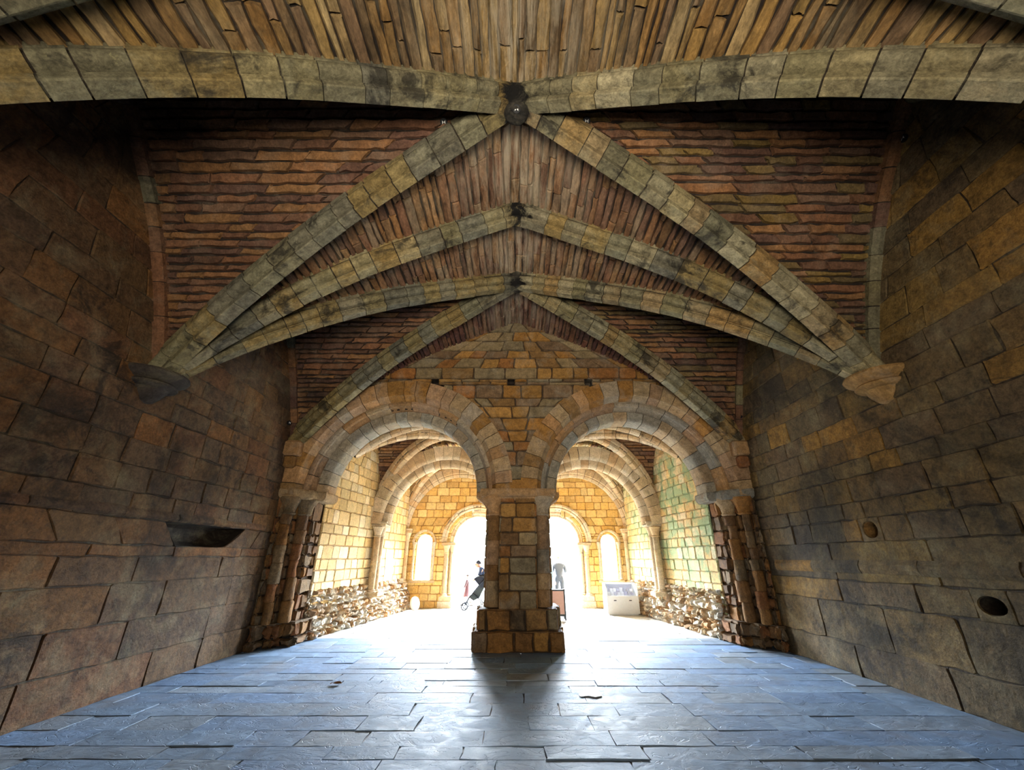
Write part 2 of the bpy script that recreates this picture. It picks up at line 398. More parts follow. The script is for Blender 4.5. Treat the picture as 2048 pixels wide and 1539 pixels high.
def path_place(pts, side):
    """pts: polyline, side: unit vector across; profile (across, depth) with depth towards the soffit"""
    P = np.array(pts, float); l = np.concatenate([[0], np.cumsum(np.linalg.norm(np.diff(P, axis=0), axis=1))]); L = l[-1]
    side = np.array(side, float); side /= np.linalg.norm(side)
    def pt(u): return np.array([np.interp(u, l, P[:, i]) for i in range(3)])
    def place(u, p):
        c = pt(u); t = pt(min(L, u + 0.08)) - pt(max(0, u - 0.08)); t /= np.linalg.norm(t)
        n = np.cross(side, t)
        if n[2] > 0: n = -n
        q = c + side * p[0] + n * p[1]; return tuple(q)
    return place, L
def mirror(h): return [(-a, d) for a, d in h] + [(a, d) for a, d in reversed(h)]
RIBP = mirror([(0.125, -0.26), (0.125, -0.17), (0.105, -0.16), (0.105, -0.145), (0.135, -0.13), (0.158, -0.10), (0.166, -0.065), (0.158, -0.03), (0.135, 0.0), (0.105, 0.012), (0.05, 0.014), (0.046, 0.045), (0.085, 0.058), (0.088, 0.125), (0.076, 0.137)])
TRP = mirror([(a * 1.15, d) for a, d in [(0.125, -0.26), (0.125, -0.17), (0.105, -0.16), (0.105, -0.145), (0.135, -0.13), (0.158, -0.10), (0.166, -0.065), (0.158, -0.03), (0.135, 0.0), (0.105, 0.012), (0.05, 0.014), (0.046, 0.045), (0.085, 0.058), (0.088, 0.125), (0.076, 0.137)]])
VRP = mirror([(0.14, -0.16), (0.14, -0.05), (0.10, -0.03), (0.115, 0.02), (0.10, 0.07), (0.06, 0.105), (0.0001, 0.12)])

# ================================================================ CHAMBER
BAYS = [(-2.25, 1.42), (1.42, 5.08), (5.08, 8.75)]
mb = MB()
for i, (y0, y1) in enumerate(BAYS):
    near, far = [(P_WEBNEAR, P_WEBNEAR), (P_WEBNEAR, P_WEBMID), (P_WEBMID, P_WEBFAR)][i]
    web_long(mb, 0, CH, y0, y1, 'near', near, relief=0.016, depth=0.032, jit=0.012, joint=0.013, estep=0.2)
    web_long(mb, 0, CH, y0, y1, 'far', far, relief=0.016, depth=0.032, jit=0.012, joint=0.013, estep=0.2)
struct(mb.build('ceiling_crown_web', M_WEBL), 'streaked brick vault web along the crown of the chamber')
mb = MB()
for i, (y0, y1) in enumerate(BAYS):
    for sd in (-1, 1):
        web_lat(mb, 0, CH, y0, y1, sd, P_WEBLAT if sd < 0 else P_WEBLAT + P_WALLR[:3], relief=0.022, depth=0.04, jit=0.014, joint=0.018, estep=0.15)
struct(mb.build('ceiling_side_web', M_WEB), 'dark brick vault web over the side walls of the chamber')

# side walls
NICHE = (6.06, 7.92, 1.76, 2.085)
def side_wall(sd):
    mb = MB()
    f = plane_f((sd * W, 0, 0), (0, 1, 0), (0, 0, 1), (-sd, 0, 0))
    def holes(z):
        if sd < 0:
            if NICHE[2] < z < NICHE[3]:
                k = (z - NICHE[2]) / (NICHE[3] - NICHE[2]); hw = 0.93 * (0.52 + 0.48 * math.sqrt(k)); return [(6.99 - 0.1 * (1 - k), hw)]
            return []
        return [(c, 0.18) for c, zc in ((6.05, 1.97), (4.82, 1.13)) if abs(z - zc) < 0.155]
    def iv(z):
        r = []
        if z < SPR + 0.05: r = [(-2.25, 8.78)]
        else:
            for y0, y1 in BAYS:
                h = (y1 - y0) / 2; d = h - CH.U(max(z - 0.28, 3.82)) * h / W
                if d < 0: d = 0
                d = h * (1 - min(1.0, CH.U(max(z - 0.28, 3.83)) / W)); r.append((y0 + d, y1 - d))
        for c, hw in holes(z): r = subtract(r, c, hw)
        return r
    if sd < 0: forced = [0.42, 0.85, 1.3, 1.62, 1.76, 2.085, SPR + 0.05]
    else: forced = [0.42, 0.975, 1.285, 1.815, 2.125, SPR + 0.05]
    kw = dict(joint=0.009, depth=0.011, jit=0.014, bev=0.009, corner=0.05, estep=0.22, mortar=lin((66, 54, 42)) + (1,))
    low = [z for z in forced if z < 2.1]; zs = low[-1]
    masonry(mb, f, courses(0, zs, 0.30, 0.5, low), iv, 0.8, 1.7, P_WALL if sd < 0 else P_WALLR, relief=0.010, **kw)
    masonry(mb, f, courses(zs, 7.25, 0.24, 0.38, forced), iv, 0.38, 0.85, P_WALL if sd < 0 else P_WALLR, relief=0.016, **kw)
    # liners of the hollows
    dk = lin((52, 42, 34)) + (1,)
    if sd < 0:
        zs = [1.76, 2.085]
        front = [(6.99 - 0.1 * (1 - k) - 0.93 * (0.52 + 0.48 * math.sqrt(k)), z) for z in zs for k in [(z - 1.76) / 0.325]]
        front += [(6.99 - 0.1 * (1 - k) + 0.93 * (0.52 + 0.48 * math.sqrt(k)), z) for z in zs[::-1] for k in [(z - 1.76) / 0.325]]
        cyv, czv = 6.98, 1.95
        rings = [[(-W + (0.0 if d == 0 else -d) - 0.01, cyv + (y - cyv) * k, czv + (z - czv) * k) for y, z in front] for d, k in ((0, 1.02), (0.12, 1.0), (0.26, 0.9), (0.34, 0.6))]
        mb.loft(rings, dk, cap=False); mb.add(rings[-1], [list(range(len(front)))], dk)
    else:
        for c, zc, rr, ry in ((6.05, 1.97, 0.11, 0.12), (4.82, 1.13, 0.09, 0.135)):
            an = np.linspace(0, 2 * math.pi, 25)[:-1]
            sq = []
            for a in an:
                k = 1 / max(abs(math.cos(a)), abs(math.sin(a))); sq.append((c + 0.185 * k * math.cos(a), zc + 0.16 * k * math.sin(a)))
            ci = [(c + ry * math.cos(a), zc + rr * math.sin(a)) for a in an]
            mb.loft([[(W + 0.03, y, z) for y, z in sq], [(W - 0.008, c + (y - c) * 0.96, zc + (z - zc) * 0.96) for y, z in sq], [(W - 0.012, c + (y - c) * 1.08, zc + (z - zc) * 1.08) for y, z in ci], [(W + 0.004, y, z) for y, z in ci]], pick(P_WALLR, 0.05), cap=False)
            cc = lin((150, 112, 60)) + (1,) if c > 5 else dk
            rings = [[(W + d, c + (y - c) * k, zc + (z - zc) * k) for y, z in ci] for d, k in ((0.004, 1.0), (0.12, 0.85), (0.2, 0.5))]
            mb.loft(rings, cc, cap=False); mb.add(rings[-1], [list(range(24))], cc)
    return mb.build('wall_left' if sd < 0 else 'wall_right', M_WALL)
struct(side_wall(-1), 'dark rough ashlar side wall with a long shallow niche')
struct(side_wall(1), 'ochre and sooty ashlar side wall with two round holes')
# weathered ledge on the left wall and string course on the right
mb = MB()
pl, L = path_place([(-W, -2.2, 2.2), (-W, 8.5, 2.2)], (1, 0, 0))
voussoirs(mb, lambda u, p: (-W + p[0], -2.2 + u, 2.12 + p[1]), 10.7, [(-0.05, -0.02), (0.02, -0.02), (0.04, 0.0), (0.035, 0.03), (0.0, 0.10), (-0.05, 0.10)], 0.9, P_WALL)
struct(mb.build('trim_1', M_WALL), 'weathered stone ledge along the left wall')
mb = MB()
voussoirs(mb, lambda u, p: (W - p[0], -2.2 + u, 1.44 + p[1]), 10.7, [(-0.05, -0.05), (0.02, -0.05), (0.045, 0.0), (0.045, 0.07), (0.01, 0.13), (-0.05, 0.13)], 0.9, P_WALLR)
struct(mb.build('trim_2', M_WALL), 'weathered string course along the right wall')

# floors
mb = MB()
masonry(mb, plane_f((0, 0, 0), (1, 0, 0), (0, 1, 0), (0, 0, 1)), courses(-2.3, 10.12, 0.24, 0.46), lambda t: [(-5.45, 5.45)], 0.5, 1.3, P_FLOOR, relief=0.008, joint=0.008, depth=0.006, jit=0.012, bev=0.0015, corner=0.02, mortar=lin((34, 34, 40)) + (1,))
struct(mb.build('floor', M_FLOOR), 'blue grey flagstone floor of the chamber')
mb = MB()
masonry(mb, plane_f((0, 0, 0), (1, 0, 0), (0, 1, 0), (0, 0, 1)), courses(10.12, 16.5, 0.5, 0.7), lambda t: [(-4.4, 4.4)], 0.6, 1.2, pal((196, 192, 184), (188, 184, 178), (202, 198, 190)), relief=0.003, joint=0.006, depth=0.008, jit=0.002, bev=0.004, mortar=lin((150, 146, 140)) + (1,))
struct(mb.build('floor_vestibule', M_PAVE), 'pale paved floor of the vestibule')

# end wall with two arches
CXA, CZA, YE = 2.6, 2.95, 8.75
PUT = [(-0.13, 5.49), (-1.95, 5.46), (1.72, 5.46)]
def end_iv(rad, zmax, x1=5.05, put=True):
    def iv(z):
        x = min(x1, CH.U(max(zmax and z - 0.32, 3.83))) if z > 3.9 else x1
        r = [(-x, x)]
        for c in (-CXA, CXA):
            dz = z - CZA; hw = math.sqrt(max(0, rad * rad - dz * dz)) if dz > 0 else rad
            r = subtract(r, c, hw)
        if put:
            for c, zc in PUT:
                if abs(z - zc) < 0.075: r = subtract(r, c, 0.085)
        return r
    return iv
mb = MB()
masonry(mb, plane_f((0, YE, 0), (1, 0, 0), (0, 0, 1), (0, -1, 0)), courses(CZA, 7.3, 0.2, 0.34, [5.385, 5.46, 5.54]), end_iv(2.42, True), 0.32, 0.8, P_END, relief=0.025, joint=0.016, depth=0.03, jit=0.012, bev=0.012, mortar=lin((70, 56, 42)) + (1,))
for c, zc in PUT:
    mb.loft([[(c + sx * 0.09, y, zc + sz * 0.08) for sx, sz in ((-1, -1), (1, -1), (1, 1), (-1, 1))] for y in (YE + 0.02, YE + 0.25)], M_MORTAR_DARK, cap=False)
    mb.box((c, YE + 0.27, zc), (0.1, 0.02, 0.1), M_MORTAR_DARK)
masonry(mb, plane_f((0, 10.1, 0), (1, 0, 0), (0, 0, 1), (0, 1, 0)), courses(CZA, 7.3, 0.2, 0.34), end_iv(2.1, False, put=False), 0.32, 0.8, P_VEST, stones=False)
struct(mb.build('wall_end', M_END), 'ochre coursed stone wall above the twin arches')

ORD = {
    'outer_order': ([(2.52, 8.70), (2.52, 9.02), (2.10, 9.02), (2.07, 8.93), (2.10, 8.86), (2.14, 8.80), (2.16, 8.72), (2.20, 8.70)], 0.36, P_ARCH + P_END[:2]),
    'roll_order': ([(2.14, 8.96), (2.14, 9.34), (1.95, 9.34), (1.92, 9.28), (1.93, 9.20), (1.97, 9.14), (1.99, 9.10), (1.97, 9.05), (1.985, 8.99), (2.03, 8.955), (2.08, 8.96)], 0.62, P_ARCH),
    'inner_order': ([(2.0, 9.25), (2.0, 9.80), (1.72, 9.80), (1.70, 9.74), (1.70, 9.33), (1.73, 9.28), (1.78, 9.25)], 0.38, P_ARCHG),
    'rear_order': ([(2.55, 9.76), (2.55, 10.16), (1.98, 10.16), (1.98, 9.76)], 0.36, P_VEST),
}
for sd, nm in ((-1, 'left'), (1, 'right')):
    root = empty('stone_arch', (sd * CXA, YE, CZA), f'round stone arch of three stepped orders on the {nm} of the central pier', 'arch', 'twin arches of the end wall')
    for part, (prof, seg, pl_) in ORD.items():
        mb = MB(); rm = prof[0][0]
        def place(u, p, rm=rm):
            a = u / rm - 0.06
            return (sd * CXA + p[0] * math.cos(a), p[1], CZA + p[0] * math.sin(a))
        voussoirs(mb, place, rm * (math.pi + 0.12), prof, seg, pl_, gap=0.014, jit=0.006, core=0.7)
        mb.build(part, M_ARCH if part != 'rear_order' else M_VEST, root, smooth=35)

# central pier
def sym(half): return [(-x, y) for x, y in half] + [(x, y) for x, y in reversed(half)]
pier = empty('stone_pier', (0.03, 9.4, 0), 'central stone pier with attached shafts carrying both arches', 'pier')
PX = 0.03
half = [(0.60, 10.1), (0.60, 9.78), (0.70, 9.76), (0.70, 9.30), (0.60, 9.28), (0.60, 9.05), (0.37, 9.03), (0.37, YE)]
plan = [(PX - x, y) for x, y in half] + [(PX + x, y) for x, y in reversed(half)]
f, iv = polyline_f(plan)
mb = MB(); masonry(mb, f, courses(0.66, 2.8, 0.2, 0.36), iv, 0.28, 0.6, P_END + P_JAMB[:2], relief=0.02, joint=0.014, depth=0.025, jit=0.01, mortar=lin((74, 58, 42)) + (1,))
mb.build('core', M_END, pier)
def grown(h, d, yd): return [(x + d, y - yd) for x, y in h]
mb = MB()
for z0, z1, d, yd in ((0, 0.34, 0.17, 0.10), (0.34, 0.70, 0.09, 0.05)):
    hh = [(0.62 + d, 10.12), (0.62 + d, 9.9), (0.72 + d, 9.86), (0.72 + d, 9.2), (0.66 + d, 9.1), (0.66 + d, YE - yd)]
    pp = [(PX - x, y) for x, y in hh] + [(PX + x, y) for x, y in reversed(hh)]
    f, iv = polyline_f(pp)
    masonry(mb, f, courses(z0, z1, 0.17, 0.36), iv, 0.24, 0.5, P_JAMB[:4] + P_END, relief=0.05, joint=0.014, depth=0.03, jit=0.02, bev=0.02, corner=0.06, mortar=lin((60, 48, 36)) + (1,))
    mb.loft([[(x, y, z1 - 0.02) for x, y in pp], [(x, y, z1) for x, y in pp]], P_JAMB[1] + (1,))
mb.build('base', M_JAMB, pier)
for sx in (-1, 1):
    mb = MB(); c = (PX + sx * 0.51, 8.93)
    z = 0.72
    while z < 2.42:
        h = R.uniform(0.28, 0.5); h = 2.44 - z if 2.44 - z - h < 0.2 else h
        mb.lathe((c[0] + R.uniform(-.006, .006), c[1], z), [(0.125, 0.0), (0.132, 0.012), (0.130, h * 0.5), (0.132, h - 0.012), (0.124, h - 0.003)], pick(P_ARCH + P_JAMB[:1]), 20); z += h
    mb.build('shaft', M_JAMB, pier, smooth=40)
    mb = MB(); q = pick(P_ARCH)
    mb.lathe((c[0], c[1], 2.42), [(0.15, 0.0), (0.165, 0.02), (0.15, 0.045), (0.135, 0.05), (0.145, 0.12), (0.18, 0.22), (0.24, 0.31), (0.255, 0.36), (0.25, 0.385)], q, 24)
    mb.build('capital', M_ARCH, pier, smooth=40)
mb = MB()
hi = [(0.70, 10.12), (0.70, 9.86), (0.92, 9.84), (0.92, 9.20), (0.80, 9.16), (0.80, 8.72), (0.45, 8.70), (0.45, 8.66)]
pp = [(PX - x, y) for x, y in hi] + [(PX + x, y) for x, y in reversed(hi)]
cxm, cym = PX, 9.4
mb.loft([[(cxm + (x - cxm) * k, cym + (y - cym) * k, z) for x, y in pp] for z, k in ((2.60, 0.76), (2.70, 0.82), (2.79, 0.93), (2.80, 0.97), (2.84, 1.0), (2.93, 1.0), (2.96, 0.98))], pick(P_ARCH))
mb.build('impost', M_ARCH, pier)

# outer jambs of the two arches
for sd, nm in ((-1, 'left'), (1, 'right')):
    jb = empty('arch_jamb', (sd * 4.7, 9.4, 0), f'eroded stepped stone jamb with worn shafts at the {nm} wall', 'jamb', 'outer jambs of the twin arches')
    h = [(5.04, YE), (4.96, YE), (4.96, 9.03), (4.78, 9.03), (4.78, 9.32), (4.54, 9.32), (4.54, 9.76), (4.62, 9.78), (4.62, 10.12)]
    f, iv = polyline_f([(sd * x, y) for x, y in h], flip=1 if sd < 0 else -1)
    mb = MB(); masonry(mb, f, courses(0.4, 2.78, 0.17, 0.34), iv, 0.2, 0.5, P_JAMB + P_WALL[:2], relief=0.05, joint=0.02, depth=0.04, jit=0.022, bev=0.02, mortar=lin((58, 44, 32)) + (1,))
    mb.build('core', M_JAMB, jb)
    mb = MB()
    hb = [(5.04, YE - 0.08), (4.90, YE - 0.08), (4.86, 8.92), (4.68, 8.94), (4.64, 9.2), (4.42, 9.22), (4.40, 9.84), (4.45, 10.1)]
    f, iv = polyline_f([(sd * x, y) for x, y in hb], flip=1 if sd < 0 else -1)
    masonry(mb, f, courses(0, 0.42, 0.16, 0.24), iv, 0.2, 0.42, P_JAMB, relief=0.07, joint=0.02, depth=0.06, jit=0.03, bev=0.03)
    pq = [(sd * x, y) for x, y in hb] + [(sd * 5.04, 10.1)]
    mb.loft([[(x, y, 0.39) for x, y in pq], [(x, y, 0.43) for x, y in pq]], P_JAMB[3] + (1,))
    mb.build('base', M_JAMB, jb)
    for k, (x, y, r, ztop) in enumerate(((4.85, 8.89, 0.11, 2.45), (4.66, 9.19, 0.12, 2.45))):
        mb = MB(); z = 0.42
        while z < ztop - 0.02:
            hh = R.uniform(0.2, 0.42); hh = ztop - z if ztop - z - hh < 0.15 else hh; q = r * R.uniform(0.72, 1.08)
            mb.lathe((sd * x + R.uniform(-.02, .02), y + R.uniform(-.02, .02), z), [(q * 0.9, 0), (q, 0.03), (q * R.uniform(.9, 1.05), hh * 0.5), (q, hh - 0.03), (q * 0.9, hh - 0.004)], pick(P_JAMB + P_WALL[:1]), 14, jit=0.012); z += hh
        mb.build('shaft', M_JAMB, jb, smooth=50)
        mb = MB(); mb.lathe((sd * x, y, 2.44), [(r * 1.1, 0), (r * 1.25, 0.03), (r * 1.1, 0.06), (r * 1.3, 0.18), (r * 1.9, 0.3), (r * 1.95, 0.36)], pick(P_JAMB + P_ARCH), 16, jit=0.012)
        mb.build('capital', M_JAMB, jb, smooth=45)
    mb = MB()
    hp = [(5.04, 8.68), (4.80, 8.70), (4.70, 8.76), (4.46, 8.98), (4.42, 9.14), (4.26, 9.2), (4.26, 9.84), (4.5, 9.9), (4.5, 10.12), (5.04, 10.12)]
    pp = [(sd * x, y) for x, y in hp]; cx0, cy0 = sd * 4.8, 9.4
    mb.loft([[(cx0 + (x - cx0) * k, cy0 + (y - cy0) * k, z) for x, y in pp] for z, k in ((2.76, 0.90), (2.80, 0.97), (2.86, 1.0), (2.93, 1.0), (2.96, 0.98))], pick(P_JAMB + P_ARCH))
    mb.build('impost', M_JAMB, jb)

# ribs of the chamber
def half_diag(y0, yb, sd, n=40):
    return [(sd * W * (1 - k / n) * 0.985, y0 + (yb - y0) * (1 - (1 - k / n) * 0.985), CH.Z(W * (1 - k / n) * 0.985)) for k in range(n + 1)]
def rib(name, pts, side, prof, seg, palette, label, mat=None, cat='vault rib', group=None, start=0.0):
    mb = MB(); pl_, L = path_place(pts, side); voussoirs(mb, pl_, L, prof, seg, palette, start=start)
    return tag(mb.build(name, mat or M_RIB, smooth=30), label, cat, group)
G1 = 'stone ribs of the chamber vault'
for (y0, y1), bay, a, b in ((BAYS[1], 'nearer', 'overhead', 'descending to the'), (BAYS[2], 'farther', 'springing from the', 'descending beside the end wall at the')):
    yb = (y0 + y1) / 2
    for ys, which in ((y0, 0), (y1, 1)):
        for sd, nm in ((-1, 'left'), (1, 'right')):
            if bay == 'nearer':
                lab = (f'broad diagonal rib crossing the top of the picture from nearer boss to {nm} edge' if which == 0 else f'diagonal rib from {nm} wall corbel up to the nearer boss')
            else:
                lab = (f'lowest of three ribs fanning from {nm} wall corbel to the farther boss' if which == 0 else f'diagonal rib from {nm} corner of end wall up to the farther boss')
            pts = half_diag(ys, yb, sd); d = (pts[-1][0] - pts[0][0], pts[-1][1] - pts[0][1])
            rib('diagonal_rib', pts, (-d[1], d[0], 0), RIBP, 0.34, P_RIB if sd < 0 else P_RIBR + P_RIB[:2], lab, group=G1)
for yv, lab in ((1.42, 'broad transverse rib in the two top corners of the picture'), (5.08, 'pointed transverse rib spanning between the left and right wall corbels')):
    pts = [(x, yv, CH.Z(x)) for x in np.linspace(-W * 0.985, W * 0.985, 81)]
    # keep the kink at the apex crisp
    rib('transverse_rib', pts, (0, 1, 0), TRP if yv < 5 else RIBP, 0.36, P_RIB + P_RIBR[:2], lab, group=G1)
WRP = mirror([(0.10, -0.1), (0.105, 0.02), (0.08, 0.05), (0.05, 0.07)])
for (y0, y1), bay in ((BAYS[1], 'nearer'), (BAYS[2], 'farther')):
    h = (y1 - y0) / 2; yc = (y0 + y1) / 2
    for sd, nm in ((-1, 'left'), (1, 'right')):
        pts = [(sd * (W - 0.02), yc + v * h, CH.Z(v * W) + 0.1) for v in np.linspace(-0.97, 0.97, 61)]
        rib('wall_rib', pts, (1, 0, 0), WRP, 0.4, P_WEBLAT + P_RIB[:2], f'slim wall rib against the {nm} wall in the {bay} bay', M_WEB, group=G1)
for bp, nm in ((BOSS1, 'nearer'), (BOSS2, 'farther')):
    mb = MB(); mb.lathe((0, bp[1], bp[2] - 0.22), [(0.05, 0), (0.11, 0.015), (0.15, 0.06), (0.16, 0.12), (0.2, 0.2), (0.2, 0.36)], lin((60, 56, 48)) + (1,), 20, jit=0.006)
    tag(mb.build('roof_boss', M_RIB, smooth=40), f'sooty round boss where the diagonal ribs of the {nm} bay meet', 'boss', 'bosses of the chamber vault')

# corbels
for sd, nm, look in ((-1, 'left', 'dark soot-stained'), (1, 'right', 'tan')):
    root = empty('corbel', (sd * W, 5.08, 3.5), f'{look} moulded corbel on the {nm} wall under the fan of ribs', 'corbel', 'wall corbels')
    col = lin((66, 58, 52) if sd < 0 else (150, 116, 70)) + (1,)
    a0 = -HP if sd < 0 else HP
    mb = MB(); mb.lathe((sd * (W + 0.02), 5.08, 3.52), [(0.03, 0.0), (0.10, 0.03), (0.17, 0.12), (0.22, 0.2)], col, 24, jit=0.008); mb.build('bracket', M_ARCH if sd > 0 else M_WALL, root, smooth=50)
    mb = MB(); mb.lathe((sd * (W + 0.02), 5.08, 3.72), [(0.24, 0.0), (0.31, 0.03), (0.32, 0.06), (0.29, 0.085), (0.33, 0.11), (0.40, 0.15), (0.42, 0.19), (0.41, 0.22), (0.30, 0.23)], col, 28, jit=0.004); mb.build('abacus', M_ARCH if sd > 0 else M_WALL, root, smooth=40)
for sd, nm in ((-1, 'left'), (1, 'right')):
    mb = MB(); mb.box((sd * 4.9, 8.66, 3.80), (0.17, 0.16, 0.16), pick(P_ARCH), 0.03, 0.008)
    mb.box((sd * 4.93, 8.68, 3.52), (0.12, 0.12, 0.13), pick(P_JAMB), 0.04, 0.01)
    tag(mb.build('corner_corbel', M_ARCH, smooth=30), f'worn block corbel in the {nm} corner beside the arches', 'corbel', 'corner corbels')

# ================================================================ VESTIBULE
VX, VY0, VYM, VY1 = 4.2, 10.1, 12.6, 15.8
mb = MB()
for xc in (-2.1, 2.1):
    for y0, y1 in ((VY0, VYM), (VYM, VY1)):
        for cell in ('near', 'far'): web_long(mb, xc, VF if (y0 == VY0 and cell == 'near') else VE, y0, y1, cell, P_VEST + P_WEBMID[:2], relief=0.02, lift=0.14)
        q = VE.scaled((y1 - y0) / 4.2)
        if y0 == VY0:
            n_ = len(q.u) // 2; q = Prof(q.u, np.concatenate([VF.z[:n_], VE.z[n_:]]))
        for sd in (-1, 1): web_lat(mb, xc, VE, y0, y1, sd, (P_WEBLAT + P_WEBMID[:2]) if y0 < 11 else P_VEST, relief=0.02, lift=0.14, ext=0.4 if sd * xc > 0 else 0.05, q=q)
struct(mb.build('ceiling_vestibule', stone_mat('vestibule_web_stone', stain=(0.55, 0.68), stain_amt=0.6, patch_col=(190, 160, 120), patch_amt=0.4, bump=0.8)), 'rough rubble vault web of the vestibule')
for sd, nm in ((-1, 'left'), (1, 'right')):
    mb = MB()
    def iv(z):
        if z < 2.7: return [(VY0 - 0.3, VY1 + 0.05)]
        r = []
        for y0, y1 in ((VY0, VYM), (VYM, VY1)):
            h = (y1 - y0) / 2; d = h * (1 - VE.U(max(z - 0.2, 2.63)) / 2.1); dn = d
            if y0 == VY0: dn = -0.3 if z < 4.1 else h * (1 - VF.U(max(z - 0.2, 4.03)) / 2.1)
            r.append((y0 + dn, y1 - d))
        return r
    def fw(y, z):
        x = float(np.interp(y, (9.7, 12.6, 16.0), (4.52, 4.2, 4.02))); return (sd * x, y, z), (-sd, 0, 0)
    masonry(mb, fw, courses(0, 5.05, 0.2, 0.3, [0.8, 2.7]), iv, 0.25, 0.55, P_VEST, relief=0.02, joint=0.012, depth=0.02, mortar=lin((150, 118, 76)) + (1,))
    struct(mb.build('wall_vestibule_' + nm, M_VEST), f'sunlit honey coloured block wall on the {nm} of the vestibule')
    # eroded rubble footing
    mb = MB(); plan = [(sd * x, y) for x, y in ((4.56, 9.72), (4.38, 9.85), (4.25, 11.0), (4.08, 12.2), (3.92, 13.4), (3.78, 14.6), (3.7, VY1))]
    f0, iv0 = polyline_f(plan, flip=1 if sd < 0 else -1)
    def f(s, t):
        p, n = f0(s, t); xw = float(np.interp(p[1], (9.7, 12.6, 16.0), (4.50, 4.18, 4.0))); k = min(1.0, max(0.0, t) / 0.9) ** 1.5
        return (p[0] * (1 - k) + sd * xw * k, p[1], t), n
    masonry(mb, f, courses(0, 0.95, 0.07, 0.16), iv0, 0.08, 0.26, P_RUB, relief=0.10, joint=0.02, depth=0.07, jit=0.035, bev=0.03, mortar=lin((120, 92, 62)) + (1,))
    struct(mb.build('baseboard_' + nm, M_RUB), f'eroded rubble footing along the {nm} vestibule wall')

G2 = 'stone ribs of the vestibule vault'
def varc(xc, y, r, n=48, zs=2.5, kz=1.0, e=0.0): return [(xc - r * math.cos(a), y, zs + r * kz * math.sin(a)) for a in np.linspace(e, math.pi - e, n)]
for xc, nm in ((-2.1, 'left'), (2.1, 'right')):
    for (y0, y1), bay in (((VY0, VYM), 'first'), ((VYM, VY1), 'second')):
        for fl in (0, 1):
            ya, yb = (y0, y1) if fl == 0 else (y1, y0)
            pts = [(xc + u, ya + (yb - ya) * (u + 2.1) / 4.2, (VF if y0 == VY0 and (u < 0) == (fl == 0) else VE).Z(u)) for u in -2.08 * np.cos(np.linspace(0, math.pi, 56))]
            lab = f'diagonal rib in {bay} bay beyond the {nm} arch, springing by ' + (('the twin arches' if bay == 'first' else 'the wall respond') if (fl == 0) == (xc < 0) else ('the wall respond' if bay == 'first' else 'the outer corner'))
            rib('diagonal_rib', pts, (-(yb - ya), 4.2, 0), VRP, 0.3, P_VRIB, lab, M_VRIB, group=G2)
    root = empty('transverse_arch', (xc, VYM, 2.5), f'double-roll transverse arch in mid vestibule beyond the {nm} arch', 'arch', G2)
    for part, y, r0, r1 in (('roll_moulding', VYM - 0.22, 1.86, 2.14), ('roll_moulding', VYM, 1.64, 1.9), ('roll_moulding', VYM + 0.22, 1.86, 2.14)):
        mb = MB(); d = r1 - r0
        prof = [(r1 + 0.1, y - 0.12), (r1 + 0.1, y + 0.12), (r0 + 0.1, y + 0.12), (r0 + 0.05, y + 0.10), (r0, y + 0.05), (r0 - 0.01, y), (r0, y - 0.05), (r0 + 0.05, y - 0.10), (r0 + 0.1, y - 0.12)]
        if part == 'roll_moulding' and abs(y - VYM) < 0.01: prof = [(a, (b - y) * 1.5 + y) for a, b in prof]
        voussoirs(mb, lambda u, p: (xc + p[0] * math.cos(u / 2), p[1], 2.5 + p[0] * math.sin(u / 2) * 1.03), 2 * math.pi, prof, 0.3, P_VRIB, core=0.7)
        mb.build(part, M_VRIB, root, smooth=35)
    rib('wall_rib', [(xc + u, VY0 + 0.12, VF.Z(u)) for u in np.linspace(-2.08, 2.08, 40)], (0, 1, 0), VRP, 0.28, P_VRIB, f'wall rib over the back of the {nm} arch', M_VRIB, group=G2)
    rib('wall_rib', varc(xc, VY1 - 0.12, 1.98, kz=1.04), (0, 1, 0), mirror([(0.13, -0.3), (0.14, -0.05), (0.11, -0.03), (0.12, 0.02), (0.09, 0.08), (0.0001, 0.11)]), 0.28, P_VRIB, f'pale round rib against the outer wall beyond the {nm} arch', M_VRIB, group=G2)
for (y0, y1), nm in (((VY0, VYM), 'pier and the free column'), ((VYM, VY1), 'free column and the outer wall')):
    h = (y1 - y0) / 2 - 0.1; yc = (y0 + y1) / 2
    rib('arcade_arch', [(0, yc - h * math.cos(a), 2.55 + 1.75 * math.sin(a)) for a in np.linspace(0, math.pi, 40)], (1, 0, 0), mirror([(0.22, -0.4), (0.22, 0.0), (0.14, 0.08), (0.0001, 0.1)]), 0.3, P_VRIB, f'plain arch between the {nm}', M_VRIB, cat='arch', group=G2)

